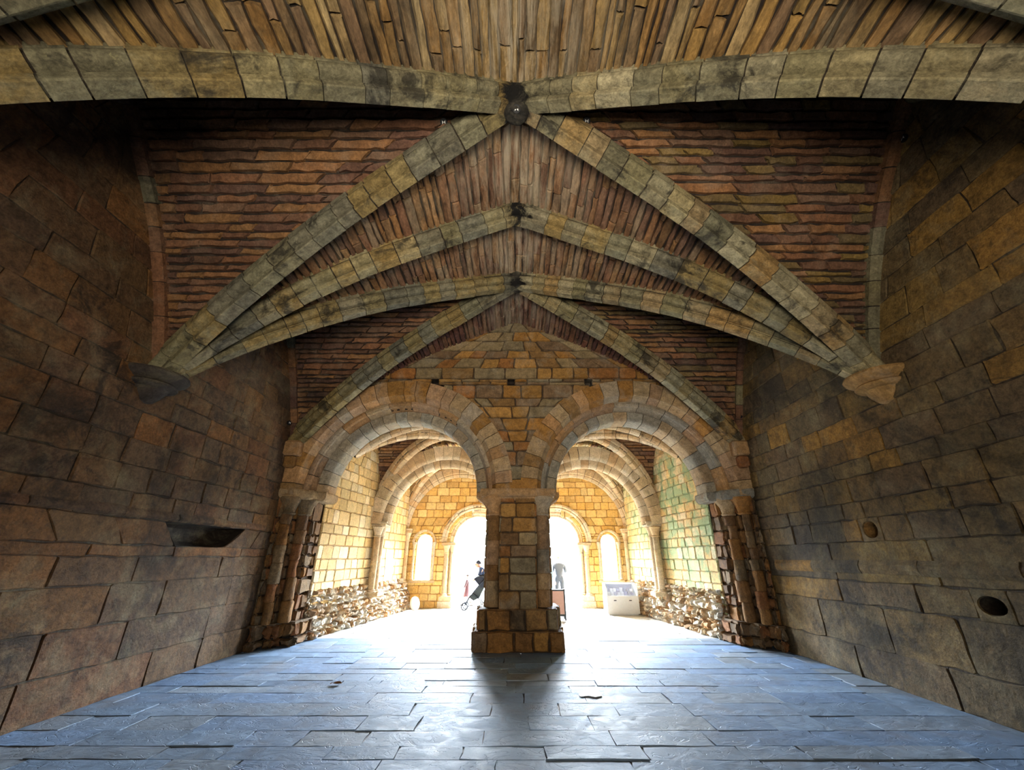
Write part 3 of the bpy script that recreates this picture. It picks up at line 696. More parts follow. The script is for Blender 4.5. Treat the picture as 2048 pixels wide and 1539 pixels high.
def column(name, x, y, zb, zt, offs, label, group, cat='column', r=0.095, cap_r=0.24):
    root = empty(name, (x, y, zb), label, cat, group)
    for ox, oy in offs:
        mb = MB(); z = zb + 0.16
        while z < zt - 0.42:
            h = R.uniform(0.3, 0.6); h = zt - 0.4 - z if zt - 0.4 - z - h < 0.2 else h
            mb.lathe((x + ox, y + oy, z), [(r * 0.96, 0), (r, 0.01), (r, h - 0.01), (r * 0.96, h - 0.003)], pick(P_VRIB), 16); z += h
        mb.build('shaft', M_VRIB, root, smooth=40)
    mb = MB(); mb.box((x, y, zb + 0.05), (cap_r, cap_r, 0.05), pick(P_VRIB), 0.01)
    for ox, oy in offs: mb.lathe((x + ox, y + oy, zb + 0.09), [(r * 1.6, 0), (r * 1.7, 0.03), (r * 1.35, 0.05), (r * 1.4, 0.07), (r * 1.05, 0.09)], pick(P_VRIB), 16)
    mb.build('base', M_VRIB, root, smooth=40)
    mb = MB()
    for ox, oy in offs: mb.lathe((x + ox, y + oy, zt - 0.42), [(r * 1.25, 0), (r * 1.3, 0.02), (r * 1.05, 0.04), (r * 1.2, 0.12), (r * 1.6, 0.22), (r * 1.9, 0.27), (r * 1.6, 0.3)], pick(P_VRIB), 16)
    mb.box((x, y, zt - 0.09), (cap_r, cap_r, 0.05), pick(P_VRIB), 0.02); mb.box((x, y, zt - 0.02), (cap_r * 1.12, cap_r * 1.12, 0.03), pick(P_VRIB), 0.01)
    mb.build('capital', M_VRIB, root, smooth=40)
    return root
for sd, nm in ((-1, 'left'), (1, 'right')):
    column('wall_respond', sd * 4.06, VYM, 0.62, 2.58, ((0, -0.12), (-sd * 0.06, 0.0), (0, 0.12)), f'clustered shaft respond on the {nm} vestibule wall with carved capital', 'vestibule columns')
    column('corner_shaft', sd * 3.98, VY1 - 0.16, 0.7, 2.58, ((0, 0),), f'slender corner shaft beside the {nm} small window', 'vestibule columns', r=0.07, cap_r=0.13)
column('column', 0, VYM, 0, 2.58, ((-0.13, 0), (0.13, 0), (0, -0.13), (0, 0.13)), 'free clustered column hidden behind the central pier', 'vestibule columns', r=0.15, cap_r=0.34)

# outer wall with two doorways and two windows
DX, DZ, DR = 1.42, 2.13, 0.88
WXC, WZ0, WZ1, WR = 3.38, 0.86, 2.13, 0.27
def outer_iv(z):
    r = [(-4.25, 4.25)]
    for c in (-1, 1):
        hw = DR + 0.16
        k = math.sqrt(max(0, hw * hw - (z - DZ) ** 2)) if z > DZ else hw
        r = subtract(r, c * DX, k)
        if z > WZ0: r = subtract(r, c * WXC, (WR + 0.02) if z < WZ1 else math.sqrt(max(0, (WR + 0.02) ** 2 - (z - WZ1) ** 2)))
    return r
mb = MB(); kw = dict(relief=0.02, joint=0.012, depth=0.02, mortar=lin((160, 118, 66)) + (1,))
masonry(mb, plane_f((0, VY1, 0), (1, 0, 0), (0, 0, 1), (0, -1, 0)), courses(0, 5.2, 0.2, 0.3, [WZ0, WZ1, 2.24, 2.33, 2.42]), outer_iv, 0.25, 0.5, P_VESTO, **kw)
masonry(mb, plane_f((0, 16.5, 0), (1, 0, 0), (0, 0, 1), (0, 1, 0)), courses(0, 5.4, 0.2, 0.3, [WZ0, WZ1, 2.24, 2.33, 2.42]), outer_iv, 0.25, 0.5, P_VESTO, stones=False, **kw)
struct(mb.build('wall_outer', M_VEST), 'golden block wall with two doorways and two small windows')
for sd, nm in ((-1, 'left'), (1, 'right')):
    root = struct(bpy.data.objects.new('door_1' if sd < 0 else 'door_2', None)); C.objects.link(root); root.location = (sd * DX, VY1, 0); root['label'] = f'open round headed doorway seen {nm} of the pier'
    for part, prof in (('outer_moulding', [(1.34, 15.72), (1.34, 15.96), (1.10, 15.96), (1.08, 15.90), (1.12, 15.86), (1.16, 15.84), (1.14, 15.78), (1.20, 15.74), (1.24, 15.76), (1.28, 15.72)]), ('inner_moulding', [(1.16, 15.9), (1.16, 16.52), (DR, 16.52), (DR, 15.98), (DR + 0.03, 15.94), (0.98, 15.93), (1.0, 15.9), (1.06, 15.88)])):
        mb = MB(); voussoirs(mb, lambda u, p: (sd * DX + p[0] * math.cos(u), p[1], DZ + p[0] * math.sin(u)), math.pi, prof, 0.26, P_VRIB, gap=0.008)
        mb.build(part, M_VRIB, root, smooth=35)
    for s2 in (-1, 1):
        x = sd * DX + s2 * 1.14
        mb = MB(); mb.box((sd * DX + s2 * (DR + 0.12), 16.24, 1.06), (0.12, 0.30, 1.06), pick(P_VRIB), 0.01); mb.build('reveal', M_VRIB, root)
        mb = MB(); mb.lathe((x, 15.82, 0.46), [(0.075, 0), (0.078, 0.02), (0.078, 1.28), (0.075, 1.3)], pick(P_VRIB), 14); mb.lathe((x - s2 * 0.17, 15.95, 0.46), [(0.065, 0), (0.068, 0.02), (0.068, 1.28), (0.065, 1.3)], pick(P_VRIB), 14); mb.build('shaft', M_VRIB, root, smooth=40)
        mb = MB()
        for q in (x, x - s2 * 0.2): mb.lathe((q, 15.82 + (0.12 if q != x else 0), 1.74), [(0.085, 0), (0.09, 0.02), (0.075, 0.04), (0.09, 0.12), (0.13, 0.22), (0.14, 0.28)], pick(P_VRIB), 14)
        mb.box((x - s2 * 0.08, 15.9, 2.07), (0.26, 0.2, 0.05), pick(P_VRIB), 0.015); mb.build('capital', M_VRIB, root, smooth=40)
        mb = MB(); mb.box((x - s2 * 0.06, 15.9, 0.1), (0.25, 0.2, 0.12), pick(P_VRIB), 0.01); mb.box((x - s2 * 0.06, 15.9, 0.29), (0.22, 0.18, 0.08), pick(P_VRIB), 0.01)
        for q in (x, x - s2 * 0.2): mb.lathe((q, 15.82 + (0.12 if q != x else 0), 0.36), [(0.13, 0), (0.14, 0.03), (0.11, 0.05), (0.115, 0.08), (0.085, 0.1)], pick(P_VRIB), 14)
        mb.build('base', M_VRIB, root, smooth=40)
    root = struct(bpy.data.objects.new('window_1' if sd < 0 else 'window_2', None)); C.objects.link(root); root.location = (sd * WXC, VY1, WZ0); root['label'] = f'small unglazed round headed window at the {nm} end of the outer wall'
    mb = MB(); voussoirs(mb, lambda u, p: (sd * WXC + p[0] * math.cos(u), p[1], WZ1 + p[0] * math.sin(u)), math.pi, [(0.43, 15.73), (0.43, 15.86), (0.36, 15.86), (WR, 15.92), (WR, 16.5), (0.33, 16.5), (0.34, 15.8), (0.37, 15.74)], 0.2, P_VRIB, gap=0.006)
    mb.build('arch_moulding', M_VRIB, root, smooth=35)
    for s2 in (-1, 1):
        mb = MB(); mb.box((sd * WXC + s2 * (WR + 0.04), 16.2, 1.5), (0.045, 0.32, 0.66), pick(P_VRIB), 0.008)
        mb.lathe((sd * WXC + s2 * 0.36, 15.78, 0.9), [(0.065, 0), (0.045, 0.06), (0.042, 1.0), (0.05, 1.02), (0.05, 1.08), (0.08, 1.18), (0.085, 1.23)], pick(P_VRIB), 12); mb.build('window_jamb', M_VRIB, root, smooth=40)
    mb = MB(); mb.box((sd * WXC, 16.14, 0.83), (0.46, 0.40, 0.045), pick(P_VRIB), 0.012); mb.build('window_sill', M_VRIB, root)

# unseen shell boxes added around the building to block light leaks
mb = MB(); g = lin((120, 104, 80)) + (1,)
for sd in (-1, 1):
    mb.box((sd * 5.75, 3.9, 3.9), (0.25, 6.3, 4.1), g); mb.box((sd * 4.9, 13.3, 2.6), (0.3, 3.2, 3.2), g)
    mb.box((sd * 5.32, 8.95, 3.9), (0.26, 0.13, 4.1), g); mb.box((sd * 5.4, 10.0, 3.9), (0.5, 0.12, 4.1), g)
mb.box((0, 3.9, 7.9), (6, 6.3, 0.15), g); mb.box((0, 13.3, 5.6), (5.2, 3.25, 0.15), g); mb.box((0, 10.0, 6.6), (5.9, 0.06, 1.3), g)
mb.box((0, 6.9, -0.18), (6.0, 9.6, 0.12), g)
struct(mb.build('light_block_shell', M_END), 'unseen plain shell added around the vaults to block light')
mb = MB(); mb.box((0, -2.6, 3.9), (5.9, 0.15, 4.0), g); struct(mb.build('wall_rear', M_WALL), 'stone wall behind the camera')

# ================================================================ OUTSIDE
mb = MB(); masonry(mb, plane_f((0, 0, -0.03), (1, 0, 0), (0, 1, 0), (0, 0, 1)), courses(16.45, 40, 0.8, 1.2), lambda t: [(-25, 25)], 0.9, 1.6, pal((120, 118, 112), (112, 110, 106)), relief=0.003, joint=0.008, depth=0.01, bev=0.005, mortar=lin((170, 166, 158)) + (1,))
struct(mb.build('ground', M_PAVE), 'bright sunlit paving outside the doorways')
mb = MB(); masonry(mb, plane_f((0, 34, 0), (1, 0, 0), (0, 0, 1), (0, -1, 0)), courses(0, 3.4, 0.35, 0.5), lambda t: [(-20, 20)], 0.6, 1.2, pal((214, 210, 202), (206, 200, 190)), relief=0.03, mortar=lin((180, 172, 160)) + (1,))
mb.box((0, 34.3, 1.7), (20, 0.25, 1.7), lin((206, 200, 190)) + (1,))
struct(mb.build('wall_court', M_PAVE), 'pale court wall far outside the doorways')

# ================================================================ THINGS
WHITE = plain('white_laminate', (232, 234, 236), 0.35); DARK = plain('dark_metal', (40, 44, 52), 0.4, 0.6); GREYM = plain('grey_metal', (130, 140, 150), 0.4, 0.7)
def glass(name, tint=(0.9, 0.97, 0.97)):
    m, nt, b = nodes(name); b.inputs['Base Color'].default_value = tint + (1,); b.inputs['Roughness'].default_value = 0.05; b.inputs['Alpha'].default_value = 0.18; b.inputs['IOR'].default_value = 1.45
    n = nt.nodes.new('ShaderNodeTexNoise'); n.inputs['Scale'].default_value = 3; nt.links.new(ramp(nt, n.outputs['Fac'], 0, 1, 0.03, 0.07), b.inputs['Roughness'])
    return m
# display case
ca = empty('display_case', (3.27, 14.2, 0), 'white display case with sloping glass top by right vestibule wall', 'display case')
mb = MB(); x0, x1 = 2.78, 3.76
def prism(mb, x0, x1, sec, col=(0.5,) * 3 + (1,)): mb.loft([[(x, y, z) for y, z in sec] for x in (x0, x1)], col)
prism(mb, x0, x1, [(13.9, 0.04), (14.5, 0.04), (14.5, 0.86), (14.46, 0.86), (14.46, 0.52), (13.9, 0.52)])
mb.box((3.27, 14.2, 0.02), (0.45, 0.27, 0.03))
for x in (x0, x1 - 0.03): prism(mb, x, x + 0.03, [(13.9, 0.5), (14.5, 0.5), (14.5, 0.86), (14.1, 0.86), (13.9, 0.72)])
mb.build('cabinet', WHITE, ca)
mb = MB(); prism(mb, x0 + 0.03, x1 - 0.03, [(13.905, 0.52), (13.915, 0.52), (14.105, 0.86), (14.10, 0.868)]); prism(mb, x0 + 0.03, x1 - 0.03, [(14.09, 0.86), (14.5, 0.86), (14.5, 0.872), (14.09, 0.872)])
mb.build('glass_lid', glass('display_glass'), ca)
mb = MB(); c_ = [lin(c) + (1,) for c in ((150, 150, 186), (112, 112, 150), (206, 204, 220), (128, 126, 168), (188, 186, 204))]
for k in range(16): mb.box((2.9 + (k % 8) * 0.105, 14.13 + 0.13 * (k // 8), 0.56 + 0.1 * (k // 8)), (0.045, 0.03, R.uniform(0.03, 0.07)), R.choice(c_), 0.006)
mb.box((3.27, 14.44, 0.68), (0.44, 0.012, 0.14), c_[3]); 
def attr_mat(name, rough=0.6):
    m, nt, b = nodes(name); at = nt.nodes.new('ShaderNodeAttribute'); at.attribute_name = 'Col'; b.inputs['Roughness'].default_value = rough
    tc = nt.nodes.new('ShaderNodeTexCoord'); n = noise(nt, tc.outputs['Object'], 30, 4)
    nt.links.new(mixc(nt, 1.0, at.outputs['Color'], mixc(nt, n, (0.85,) * 3, (1.12,) * 3), 'MULTIPLY'), b.inputs['Base Color']); return m
ATT = attr_mat('tinted_surface')
mb.build('exhibit', ATT, ca)
for x in (3.03, 3.5): mb = MB(); mb.box((x, 13.893, 0.40), (0.04, 0.008, 0.012), bev=0.004); mb.build('lock', DARK, ca)

# folding notice board
ab = empty('notice_board', (1.08, 12.86, 0), 'folding A-board sign with pink panel standing right of the pier', 'sign')
rot = Matrix.Rotation(math.radians(-10), 3, 'X')
for k, (y, rt) in enumerate(((12.84, rot), (13.02, Matrix.Rotation(math.radians(10), 3, 'X')))):
    mb = MB()
    for sx in (-1, 1): mb.box((1.08 + sx * 0.29, y, 0.39), (0.022, 0.014, 0.39), bev=0.004, rot=rt)
    for z in (-0.27, 0.36):
        p = rt @ Vector((0, 0, z)); mb.box((1.08, y + p.y, 0.39 + p.z), (0.29, 0.014, 0.022), bev=0.004, rot=rt)
    mb.build('frame', plain('grey_sign_frame', (56, 60, 62), 0.5), ab)
    mb = MB(); p = rt @ Vector((0, 0, 0.05)); mb.box((1.08, y + p.y, 0.39 + p.z), (0.268, 0.006, 0.29), rot=rt); mb.build('panel', plain('pink_poster', (214, 172, 156), 0.5), ab)
    
# wall panel on the left vestibule wall
mb = MB(); mb.box((-4.13, 14.2, 1.3), (0.02, 0.42, 0.3), bev=0.008)
ip = empty('information_panel', (-4.13, 14.2, 1.0), 'pale information panel on the left vestibule wall past the respond', 'sign'); mb.build('frame', WHITE, ip)
mb = MB(); mb.box((-4.107, 14.2, 1.3), (0.004, 0.38, 0.26), lin((206, 212, 224)) + (1,)); mb.box((-4.104, 14.05, 1.36), (0.004, 0.14, 0.12), lin((150, 160, 186)) + (1,)); mb.build('print', ATT, ip)

# round float leaning in the left corner
bu = empty('spare_disc', (-3.2, 14.75, 0), 'white disc with red centre leaning at the left corner by the wall', 'disc')
rt = Matrix.Rotation(math.radians(60), 3, 'Z') @ Matrix.Rotation(math.radians(78), 3, 'X')
def disc(rs, name, mat):
    mb = MB(); mb.lathe((0, 0, 0), rs, (0.5,) * 3 + (1,), 28); mb.v = [tuple((rt @ Vector(v)) + Vector((-3.36, 15.0, 0.215))) for v in mb.v]; mb.build(name, mat, bu, smooth=40)
disc([(0.05, -0.06), (0.16, -0.055), (0.2, -0.03), (0.205, 0.0), (0.2, 0.03), (0.16, 0.055), (0.07, 0.06)], 'rim', plain('cream_plastic', (236, 226, 210), 0.5))
disc([(0.01, 0.03), (0.06, 0.058), (0.085, 0.062), (0.085, 0.068), (0.02, 0.07)], 'hub', plain('red_plastic', (196, 58, 46), 0.5))

# pushchair
def pushchair():
    x, y = -1.36, 15.35
    rt = empty('pushchair', (x, y, 0), 'blue and grey pushchair in the left doorway beside the pier', 'pushchair')
    def T(p): return (x + p[0], y + p[1], p[2])
    fr = plain('pushchair_frame', (10, 14, 22), 0.4, 0.5)
    mb = MB()
    for s in (-0.2, 0.2):
        mb.tube([T(p) for p in ((-0.38, s, 0.12), (-0.26, s, 0.34), (0.12, s, 0.78), (0.34, s, 1.0))], 0.02)
        mb.tube([T(p) for p in ((0.25, s, 0.12), (0.10, s, 0.34), (-0.12, s, 0.52))], 0.018)
        mb.tube([T(p) for p in ((-0.30, s, 0.26), (0.22, s, 0.16))], 0.011)
    mb.tube([T(p) for p in ((0.34, -0.2, 1.0), (0.38, -0.1, 1.02), (0.38, 0.1, 1.02), (0.34, 0.2, 1.0))], 0.016)
    mb.tube([T(p) for p in ((-0.26, -0.2, 0.34), (-0.26, 0.2, 0.34))], 0.011)
    mb.build('frame', fr, rt, smooth=50)
    for wx in (-0.38, 0.25):
        for s in (-0.2, 0.2):
            mb = MB(); mb.tube([T((wx + 0.1 * math.cos(a), s, 0.105 + 0.1 * math.sin(a))) for a in np.linspace(0, 2 * math.pi, 21)], 0.022, n=6)
            for a in np.linspace(0, math.pi, 4)[:-1]: mb.tube([T((wx + 0.09 * math.cos(a), s, 0.105 + 0.09 * math.sin(a))), T((wx - 0.09 * math.cos(a), s, 0.105 - 0.09 * math.sin(a)))], 0.005, n=5)
            mb.build('wheel', fr, rt, smooth=50)
    mb = MB(); mb.loft([[T((px, s * k, pz)) for px, pz in ((-0.22, 0.36), (-0.08, 0.28), (0.10, 0.36), (0.27, 0.70), (0.13, 0.76), (-0.04, 0.56), (-0.14, 0.46), (-0.22, 0.44))] for s, k in ((-0.19, 0.9), (-0.185, 1), (0.185, 1), (0.19, 0.9))], (0.5,) * 3 + (1,)); mb.build('seat', plain('grey_canvas', (34, 42, 42), 0.8), rt)
    mb = MB(); mb.loft([[T((0.16 + 0.32 * math.cos(a) * k - 0.05, s, 0.72 + 0.34 * math.sin(a) * k)) for a in np.linspace(0.3, 2.35, 14)] + [T((0.16, s, 0.66))] for s, k in ((-0.2, 0.9), (-0.12, 1), (0.12, 1), (0.2, 0.9))], (0.5,) * 3 + (1,)); mb.build('hood', plain('navy_canvas', (7, 11, 26), 0.8), rt, smooth=40)
    mb = MB(); mb.ball(T((0.06, 0, 0.56)), (0.12, 0.14, 0.1)); mb.build('blanket', plain('turquoise_blanket', (3, 40, 62), 0.9), rt, smooth=80)
pushchair()

# people
def skin(name, verts, edges, rad, mat, parent, root=0, lv=2):
    me = bpy.data.meshes.new(name); me.from_pydata([tuple(v) for v in verts], edges, []); me.materials.append(mat)
    o = bpy.data.objects.new(name, me); C.objects.link(o)
    sk = o.modifiers.new('Skin', 'SKIN'); sk.use_smooth_shade = True
    for i, r in enumerate(rad):
        me.skin_vertices[0].data[i].radius = (r, r) if not isinstance(r, tuple) else r; me.skin_vertices[0].data[i].use_root = (i == root)
    s = o.modifiers.new('Sub', 'SUBSURF'); s.levels = lv; s.render_levels = lv
    if parent is not None: o.parent = parent
    return o
def chain(groups):
    """groups: list of (start index or None, [(point, radius)...]) -> verts, edges, radii"""
    V, E_, Rr = [], [], []
    for st, pts in groups:
        prev = st
        for p, r in pts:
            V.append(p); Rr.append(r); i = len(V) - 1
            if prev is not None: E_.append((prev, i))
            prev = i
    return V, E_, Rr
def hand(st, wrist, d, side, k=1.0):
    """palm and five fingers from the wrist vertex index"""
    w_ = Vector(wrist); d = Vector(d).normalized(); s = Vector(side).normalized(); n = d.cross(s)
    out = []
    palm = w_ + d * 0.07 * k
    for q, L in ((-0.030, 0.075), (-0.010, 0.088), (0.010, 0.083), (0.030, 0.064)):
        out.append((st, [(w_ + d * 0.05 * k + s * q * k, 0.013 * k), (w_ + d * 0.09 * k + s * q * 1.1 * k, 0.0095 * k), (w_ + d * (0.09 + L * 0.55) * k + s * q * 1.1 * k + n * 0.006, 0.0085 * k), (w_ + d * (0.09 + L * 0.9) * k + s * q * k + n * 0.024 * k, 0.0075 * k)]))
    out.append((st, [(w_ + d * 0.03 * k - s * 0.032 * k, 0.011 * k), (w_ + d * 0.06 * k - s * 0.055 * k + n * 0.01, 0.0095 * k), (w_ + d * 0.095 * k - s * 0.06 * k + n * 0.02, 0.0085 * k)]))
    return out
SKINM = plain('skin_tone', (206, 160, 134), 0.6)
def person(loc, rz, k, J, label, top, bottom, hair, dress=False, shoes=(60, 60, 66), pack=None):
    """J: joint positions in a 1.7 m figure facing -y"""
    root = bpy.data.objects.new('person', None); C.objects.link(root); root.location = loc; root.rotation_euler.z = rz; root.scale = (k, k, k); tag(root, label, 'person', 'people by the doorways')
    j = {a: Vector(b) for a, b in J.items()}
    g = [(None, [(j['pelvis'], 0.12), (j['waist'], 0.11), (j['chest'], 0.13), (j['neck0'], 0.07), (j['neck'], 0.052), (j['head'] - Vector((0, 0, 0.07)), 0.07), (j['head'], 0.088), (j['head'] + Vector((0, 0.01, 0.07)), 0.075)])]
    g.append((6, [(j['head'] + Vector((0, -0.085, -0.015)), 0.018), (j['head'] + Vector((0, -0.11, -0.03)), 0.012)]))
    base = 10; idx = {}
    for s in ('l', 'r'):
        g.append((2, [(j['sh' + s], 0.062), (j['el' + s], 0.043), (j['wr' + s], 0.028)])); idx['wr' + s] = base + 2; base += 3
        g.append((0, [(j['hip' + s], 0.095), (j['kn' + s], 0.06), (j['an' + s], 0.04), (j['to' + s], 0.038)])); base += 4
    for s, sg in (('l', -1), ('r', 1)):
        d = (j['wr' + s] - j['el' + s]); sd_ = Vector((0, 1, 0)) if abs(d.normalized().y) < 0.7 else Vector((1, 0, 0))
        g += hand(idx['wr' + s], j['wr' + s], d, sd_)
    V, E_, Rr = chain(g); skin('body', V, E_, Rr, SKINM, root)
    # eyes, mouth and ears
    for sx in (-1, 1):
        mb = MB(); mb.ball((j['head'].x + sx * 0.032, j['head'].y - 0.083, j['head'].z + 0.012), 0.011, (0.02, 0.02, 0.02, 1), 8, 6); mb.build('eye', ATT, None).parent = root
        mb = MB(); mb.ball((j['head'].x + sx * 0.088, j['head'].y, j['head'].z - 0.01), (0.012, 0.022, 0.032), n=8, m=6); mb.build('ear', SKINM, None, smooth=80).parent = root
    mb = MB(); mb.box((j['head'].x, j['head'].y - 0.078, j['head'].z - 0.065), (0.024, 0.008, 0.006), (0.35, 0.1, 0.09, 1), 0.003); mb.build('mouth', ATT, None).parent = root
    mb = MB(); h = j['head']; rings = []
    for a in np.linspace(0.02, 1.75, 9):
        rings.append([(h.x + 0.108 * math.sin(a) * math.cos(t), h.y + 0.012 + (0.118 if math.sin(t) > 0 else 0.092) * math.sin(a) * math.sin(t), h.z + 0.03 + 0.125 * math.cos(a) + (0.05 * max(0, -math.sin(t)) if a > 1.2 else 0)) for t in np.linspace(0, 2 * math.pi, 19)[:-1]])
    mb.loft(rings, (0.5,) * 3 + (1,)); o = mb.build('hair', plain('hair_tone', hair, 0.6), None, smooth=60); o.parent = root
    tm = plain('top_cloth', top, 0.85)
    V, E_, Rr = chain([(None, [(j['pelvis'] - Vector((0, 0, 0.10)), 0.155), (j['waist'], 0.14), (j['chest'], 0.172), (j['neck0'] - Vector((0, 0, 0.01)), 0.09)]), (2, [(j['shl'], 0.078), (j['ell'], 0.06), (j['ell'] * 0.3 + j['wrl'] * 0.7, 0.045)]), (2, [(j['shr'], 0.078), (j['elr'], 0.06), (j['elr'] * 0.3 + j['wrr'] * 0.7, 0.045)])])
    skin('jacket' if not dress else 'dress_top', V, E_, Rr, tm, root)
    bm_ = plain('lower_cloth', bottom, 0.85)
    if dress:
        mb = MB(); p = j['pelvis']; kn = (j['knl'] + j['knr']) / 2
        mb.loft([[(c.x + r * math.cos(t), c.y + r * 0.85 * math.sin(t), c.z) for t in np.linspace(0, 2 * math.pi, 25)[:-1]] for c, r in ((j['waist'] + Vector((0, 0, 0.02)), 0.14), (p, 0.18), ((p + kn) / 2, 0.22), (kn + Vector((0, 0, 0.02)), 0.25))], (0.5,) * 3 + (1,)); o = mb.build('skirt', bm_, None, smooth=70); o.parent = root
    else:
        V, E_, Rr = chain([(None, [(j['pelvis'] + Vector((0, 0, 0.14)), 0.135), (j['pelvis'], 0.145)]), (1, [(j['hipl'], 0.108), (j['knl'], 0.075), (j['anl'] + Vector((0, 0, 0.03)), 0.058)]), (1, [(j['hipr'], 0.108), (j['knr'], 0.075), (j['anr'] + Vector((0, 0, 0.03)), 0.058)])])
        skin('trousers', V, E_, Rr, bm_, root, root=1)
    sm = plain('shoe_leather', shoes, 0.5)
    for s in ('l', 'r'):
        mb = MB(); a, t = j['an' + s], j['to' + s]; d = (t - a); d.z = 0; d.normalize(); q = d.cross(Vector((0, 0, 1))); zb = min(a.z, t.z) - 0.04
        mb.loft([[tuple(a + d * u + q * (wd * math.cos(th_)) + Vector((0, 0, zb - a.z + 0.05 + hh * math.sin(th_)))) for th_ in np.linspace(0, 2 * math.pi, 13)[:-1]] for u, wd, hh in ((-0.07, 0.02, 0.03), (-0.05, 0.042, 0.05), (0.05, 0.045, 0.05), (0.13, 0.05, 0.036), (0.19, 0.02, 0.02))], (0.5,) * 3 + (1,))
        o = mb.build('shoe', sm, None, smooth=60); o.parent = root
    if pack:
        mb = MB(); c = j['chest'] + Vector((0, 0.2, -0.08)); mb.box(tuple(c), (0.15, 0.09, 0.22), bev=0.05); o = mb.build('backpack', plain('pack_cloth', pack, 0.8), None, smooth=50); o.parent = root
    return root
STAND = dict(pelvis=(0, 0, 0.92), waist=(0, 0, 1.08), chest=(0, 0, 1.28), neck0=(0, 0, 1.42), neck=(0, -0.01, 1.48), head=(0, -0.02, 1.59), shl=(-0.19, 0, 1.38), ell=(-0.26, 0.02, 1.10), wrl=(-0.26, -0.08, 0.86), shr=(0.19, 0, 1.38), elr=(0.26, 0.02, 1.10), wrr=(0.26, -0.08, 0.86),
             hipl=(-0.1, 0, 0.86), knl=(-0.11, -0.02, 0.48), anl=(-0.11, 0.02, 0.09), tol=(-0.12, -0.13, 0.05), hipr=(0.1, 0, 0.86), knr=(0.11, -0.02, 0.48), anr=(0.11, 0.02, 0.09), tor=(0.12, -0.13, 0.05))
WALK = dict(STAND, knl=(-0.1, -0.16, 0.5), anl=(-0.1, -0.26, 0.1), tol=(-0.1, -0.41, 0.06), knr=(0.1, 0.08, 0.5), anr=(0.1, 0.34, 0.13), tor=(0.1, 0.22, 0.05), ell=(-0.25, 0.1, 1.12), wrl=(-0.25, 0.05, 0.88), elr=(0.25, -0.08, 1.12), wrr=(0.25, -0.22, 0.92))
LEAN = dict(STAND, waist=(0, -0.08, 1.06), chest=(0, -0.22, 1.22), neck0=(0, -0.30, 1.33), neck=(0, -0.34, 1.37), head=(0, -0.40, 1.45), shl=(-0.19, -0.25, 1.28), ell=(-0.24, -0.34, 1.02), wrl=(-0.16, -0.52, 0.92), shr=(0.19, -0.25, 1.28), elr=(0.24, -0.34, 1.02), wrr=(0.16, -0.52, 0.92))
PHONE = dict(STAND, ell=(-0.27, -0.06, 1.12), wrl=(-0.12, -0.27, 1.2), elr=(0.27, -0.06, 1.12), wrr=(0.12, -0.27, 1.2))
person((-1.82, 16.5, -0.02), math.radians(-90), 0.62, WALK, 'child in a pale pink dress walking past outside the left doorway', (54, 30, 32), (56, 24, 28), (40, 30, 26), dress=True, shoes=(14, 12, 14))
person((-0.98, 15.5, 0), math.radians(-90), 0.96, LEAN, 'person in a pale blue jacket bending over the pushchair in the doorway', (48, 62, 92), (26, 34, 52), (30, 34, 48))
person((1.66, 17.2, -0.02), math.radians(175), 1.0, PHONE, 'person in a grey quilted jacket standing outside right of the pier', (26, 31, 38), (20, 26, 34), (90, 80, 70))
person((1.22, 16.9, -0.02), math.radians(120), 0.97, STAND, 'person in turquoise trousers half hidden behind the right side of the pier', (60, 70, 74), (6, 38, 44), (40, 32, 28))

# tree seen through the left window
tr = empty('tree', (-8.6, 28, 0), 'leafy green tree outside beyond the left small window', 'tree')
mb = MB(); mb.tube([(-8.6, 28, 0), (-8.55, 28, 1.6), (-8.7, 28.1, 3.0), (-8.6, 28, 4.2)], [0.22, 0.17, 0.12, 0.05]); mb.build('trunk', plain('bark', (92, 74, 58), 0.9), tr, smooth=60)
mb = MB()
for k in range(2600):
    d = Vector((R.gauss(0, 1), R.gauss(0, 1), R.gauss(0, 1))).normalized() * (R.random() ** 0.4); c = Vector((-8.6, 28, 3.9)) + Vector((d.x * 1.7, d.y * 1.6, d.z * 1.5))
    u = Vector((R.gauss(0, 1), R.gauss(0, 1), R.gauss(0, 1))).normalized(); v = u.orthogonal().normalized(); s = R.uniform(0.07, 0.14)
    mb.add([c - u * s, c + v * s * 0.4, c + u * s, c - v * s * 0.4], [[0, 1, 2, 3]], pick(pal((70, 130, 90), (90, 150, 104), (60, 112, 84))))
mb.build('foliage', ATT, tr)

# litter on the floor
def leaf(x, y, s, col, name, label, cat):
    mb = MB(); n = 9; pts = []
    for i in range(n):
        u = i / (n - 1); wv = 0.36 * math.sin(math.pi * u) ** 0.8
        for sx in (-1, 0, 1): pts.append((x + s * (u - 0.5), y + s * sx * wv, 0.014 + s * (0.22 * abs(sx) * wv * 2 + 0.3 * (u - 0.5) ** 2)))
    fs = [[3 * i + q, 3 * i + q + 1, 3 * i + q + 4, 3 * i + q + 3] for i in range(n - 1) for q in (0, 1)]
    mb.add(pts, fs); mb.tube([(x - s * 0.5, y, 0.02 + s * 0.075), (x - s * 0.72, y - 0.01, 0.018)], 0.004, n=5)
    o = mb.build(name, plain(name + '_surface', col, 0.7), None, smooth=60); tag(o, label, cat); return o
leaf(-2.46, 6.66, 0.13, (132, 88, 40), 'dry_leaf', 'curled brown leaf lying on the flagstones left of the pier', 'leaf')
mb = MB(); pts = [(0.80, 6.12, 0.014), (0.90, 6.15, 0.016), (0.98, 6.10, 0.014), (1.08, 6.16, 0.015), (1.06, 6.28, 0.016), (0.96, 6.26, 0.014), (0.88, 6.31, 0.016), (0.79, 6.22, 0.015)]
mb.add(pts + [(0.93, 6.225, 0.018)], [[i, (i + 1) % 8, 8] for i in range(8)])
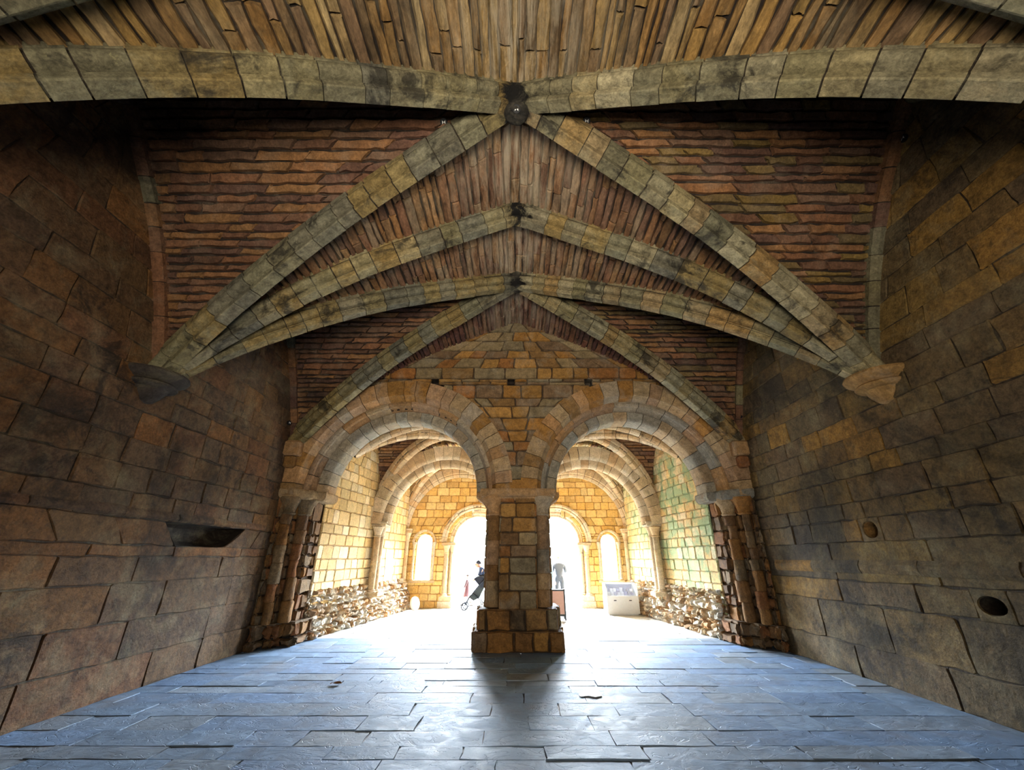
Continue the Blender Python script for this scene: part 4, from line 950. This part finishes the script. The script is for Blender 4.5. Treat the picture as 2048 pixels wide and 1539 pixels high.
mb.add([(p[0], p[1], p[2] - 0.006) for p in pts] + [(0.93, 6.225, 0.012)], [[i, (i + 1) % 8, 8] for i in range(8)])
tag(mb.build('crumpled_paper', plain('white_paper', (236, 238, 240), 0.6)), 'crumpled white paper scrap lying on the flagstones right of the pier', 'paper')

# small black and white survey targets
def marker(p, n, label):
    n = Vector(n).normalized(); u = n.cross(Vector((0, 0, 1)));
    if u.length < 0.1: u = n.cross(Vector((0, 1, 0)))
    u.normalize(); v = n.cross(u); p = Vector(p); r = 0.05
    root = empty('survey_target', tuple(p), label, 'survey target', 'survey targets')
    ring = lambda rr, d: [tuple(p + n * d + u * (rr * math.cos(a)) + v * (rr * math.sin(a))) for a in np.linspace(0, 2 * math.pi, 17)[:-1]]
    mb = MB(); mb.loft([ring(r, -0.03), ring(r, 0.004), ring(r * 0.92, 0.007)], (0.5,) * 3 + (1,)); mb.build('disc', plain('black_card', (14, 14, 16), 0.6), root)
    mb = MB(); h = 0.021
    for s in (-1, 1):
        tri = [p + u * (s * h) + v * h, p + u * (s * h) - v * h, p + u * (s * 0.001)]
        mb.loft([[tuple(q + n * d) for q in tri] for d in (0.006, 0.0095)], (0.5,) * 3 + (1,))
    mb.build('bow_tie_mark', plain('white_card', (236, 236, 232), 0.6), root)
    return root
marker((0.0, 3.16, BOSS1[2] - 0.20), (0, -0.5, -1), 'black survey target with white bow tie on the nearer boss')
for p, n, lab in (((-0.955, 3.455, 6.85), (0, -0.5, -0.86), 'survey target on the web just left of the nearer boss'), ((0.921, 3.445, 6.86), (0, -0.5, -0.86), 'survey target on the web just right of the nearer boss'),
                  ((1.045, 7.09, 6.89), (0, -0.5, -0.86), 'survey target right of the farther boss'), ((4.97, 5.0, 4.25), (-1, -0.3, 0), 'survey target beside the right wall corbel'),
                  ((5.0, 8.5, 4.5), (-1, -0.2, 0), 'survey target above the right corner corbel'), ((-5.0, 8.42, 4.33), (1, -0.2, 0), 'survey target above the left corner corbel'), ((5.02, 3.5, 6.6), (-1, 0, 0), 'survey target high on the right wall by the wall rib')):
    marker(p, n, lab)
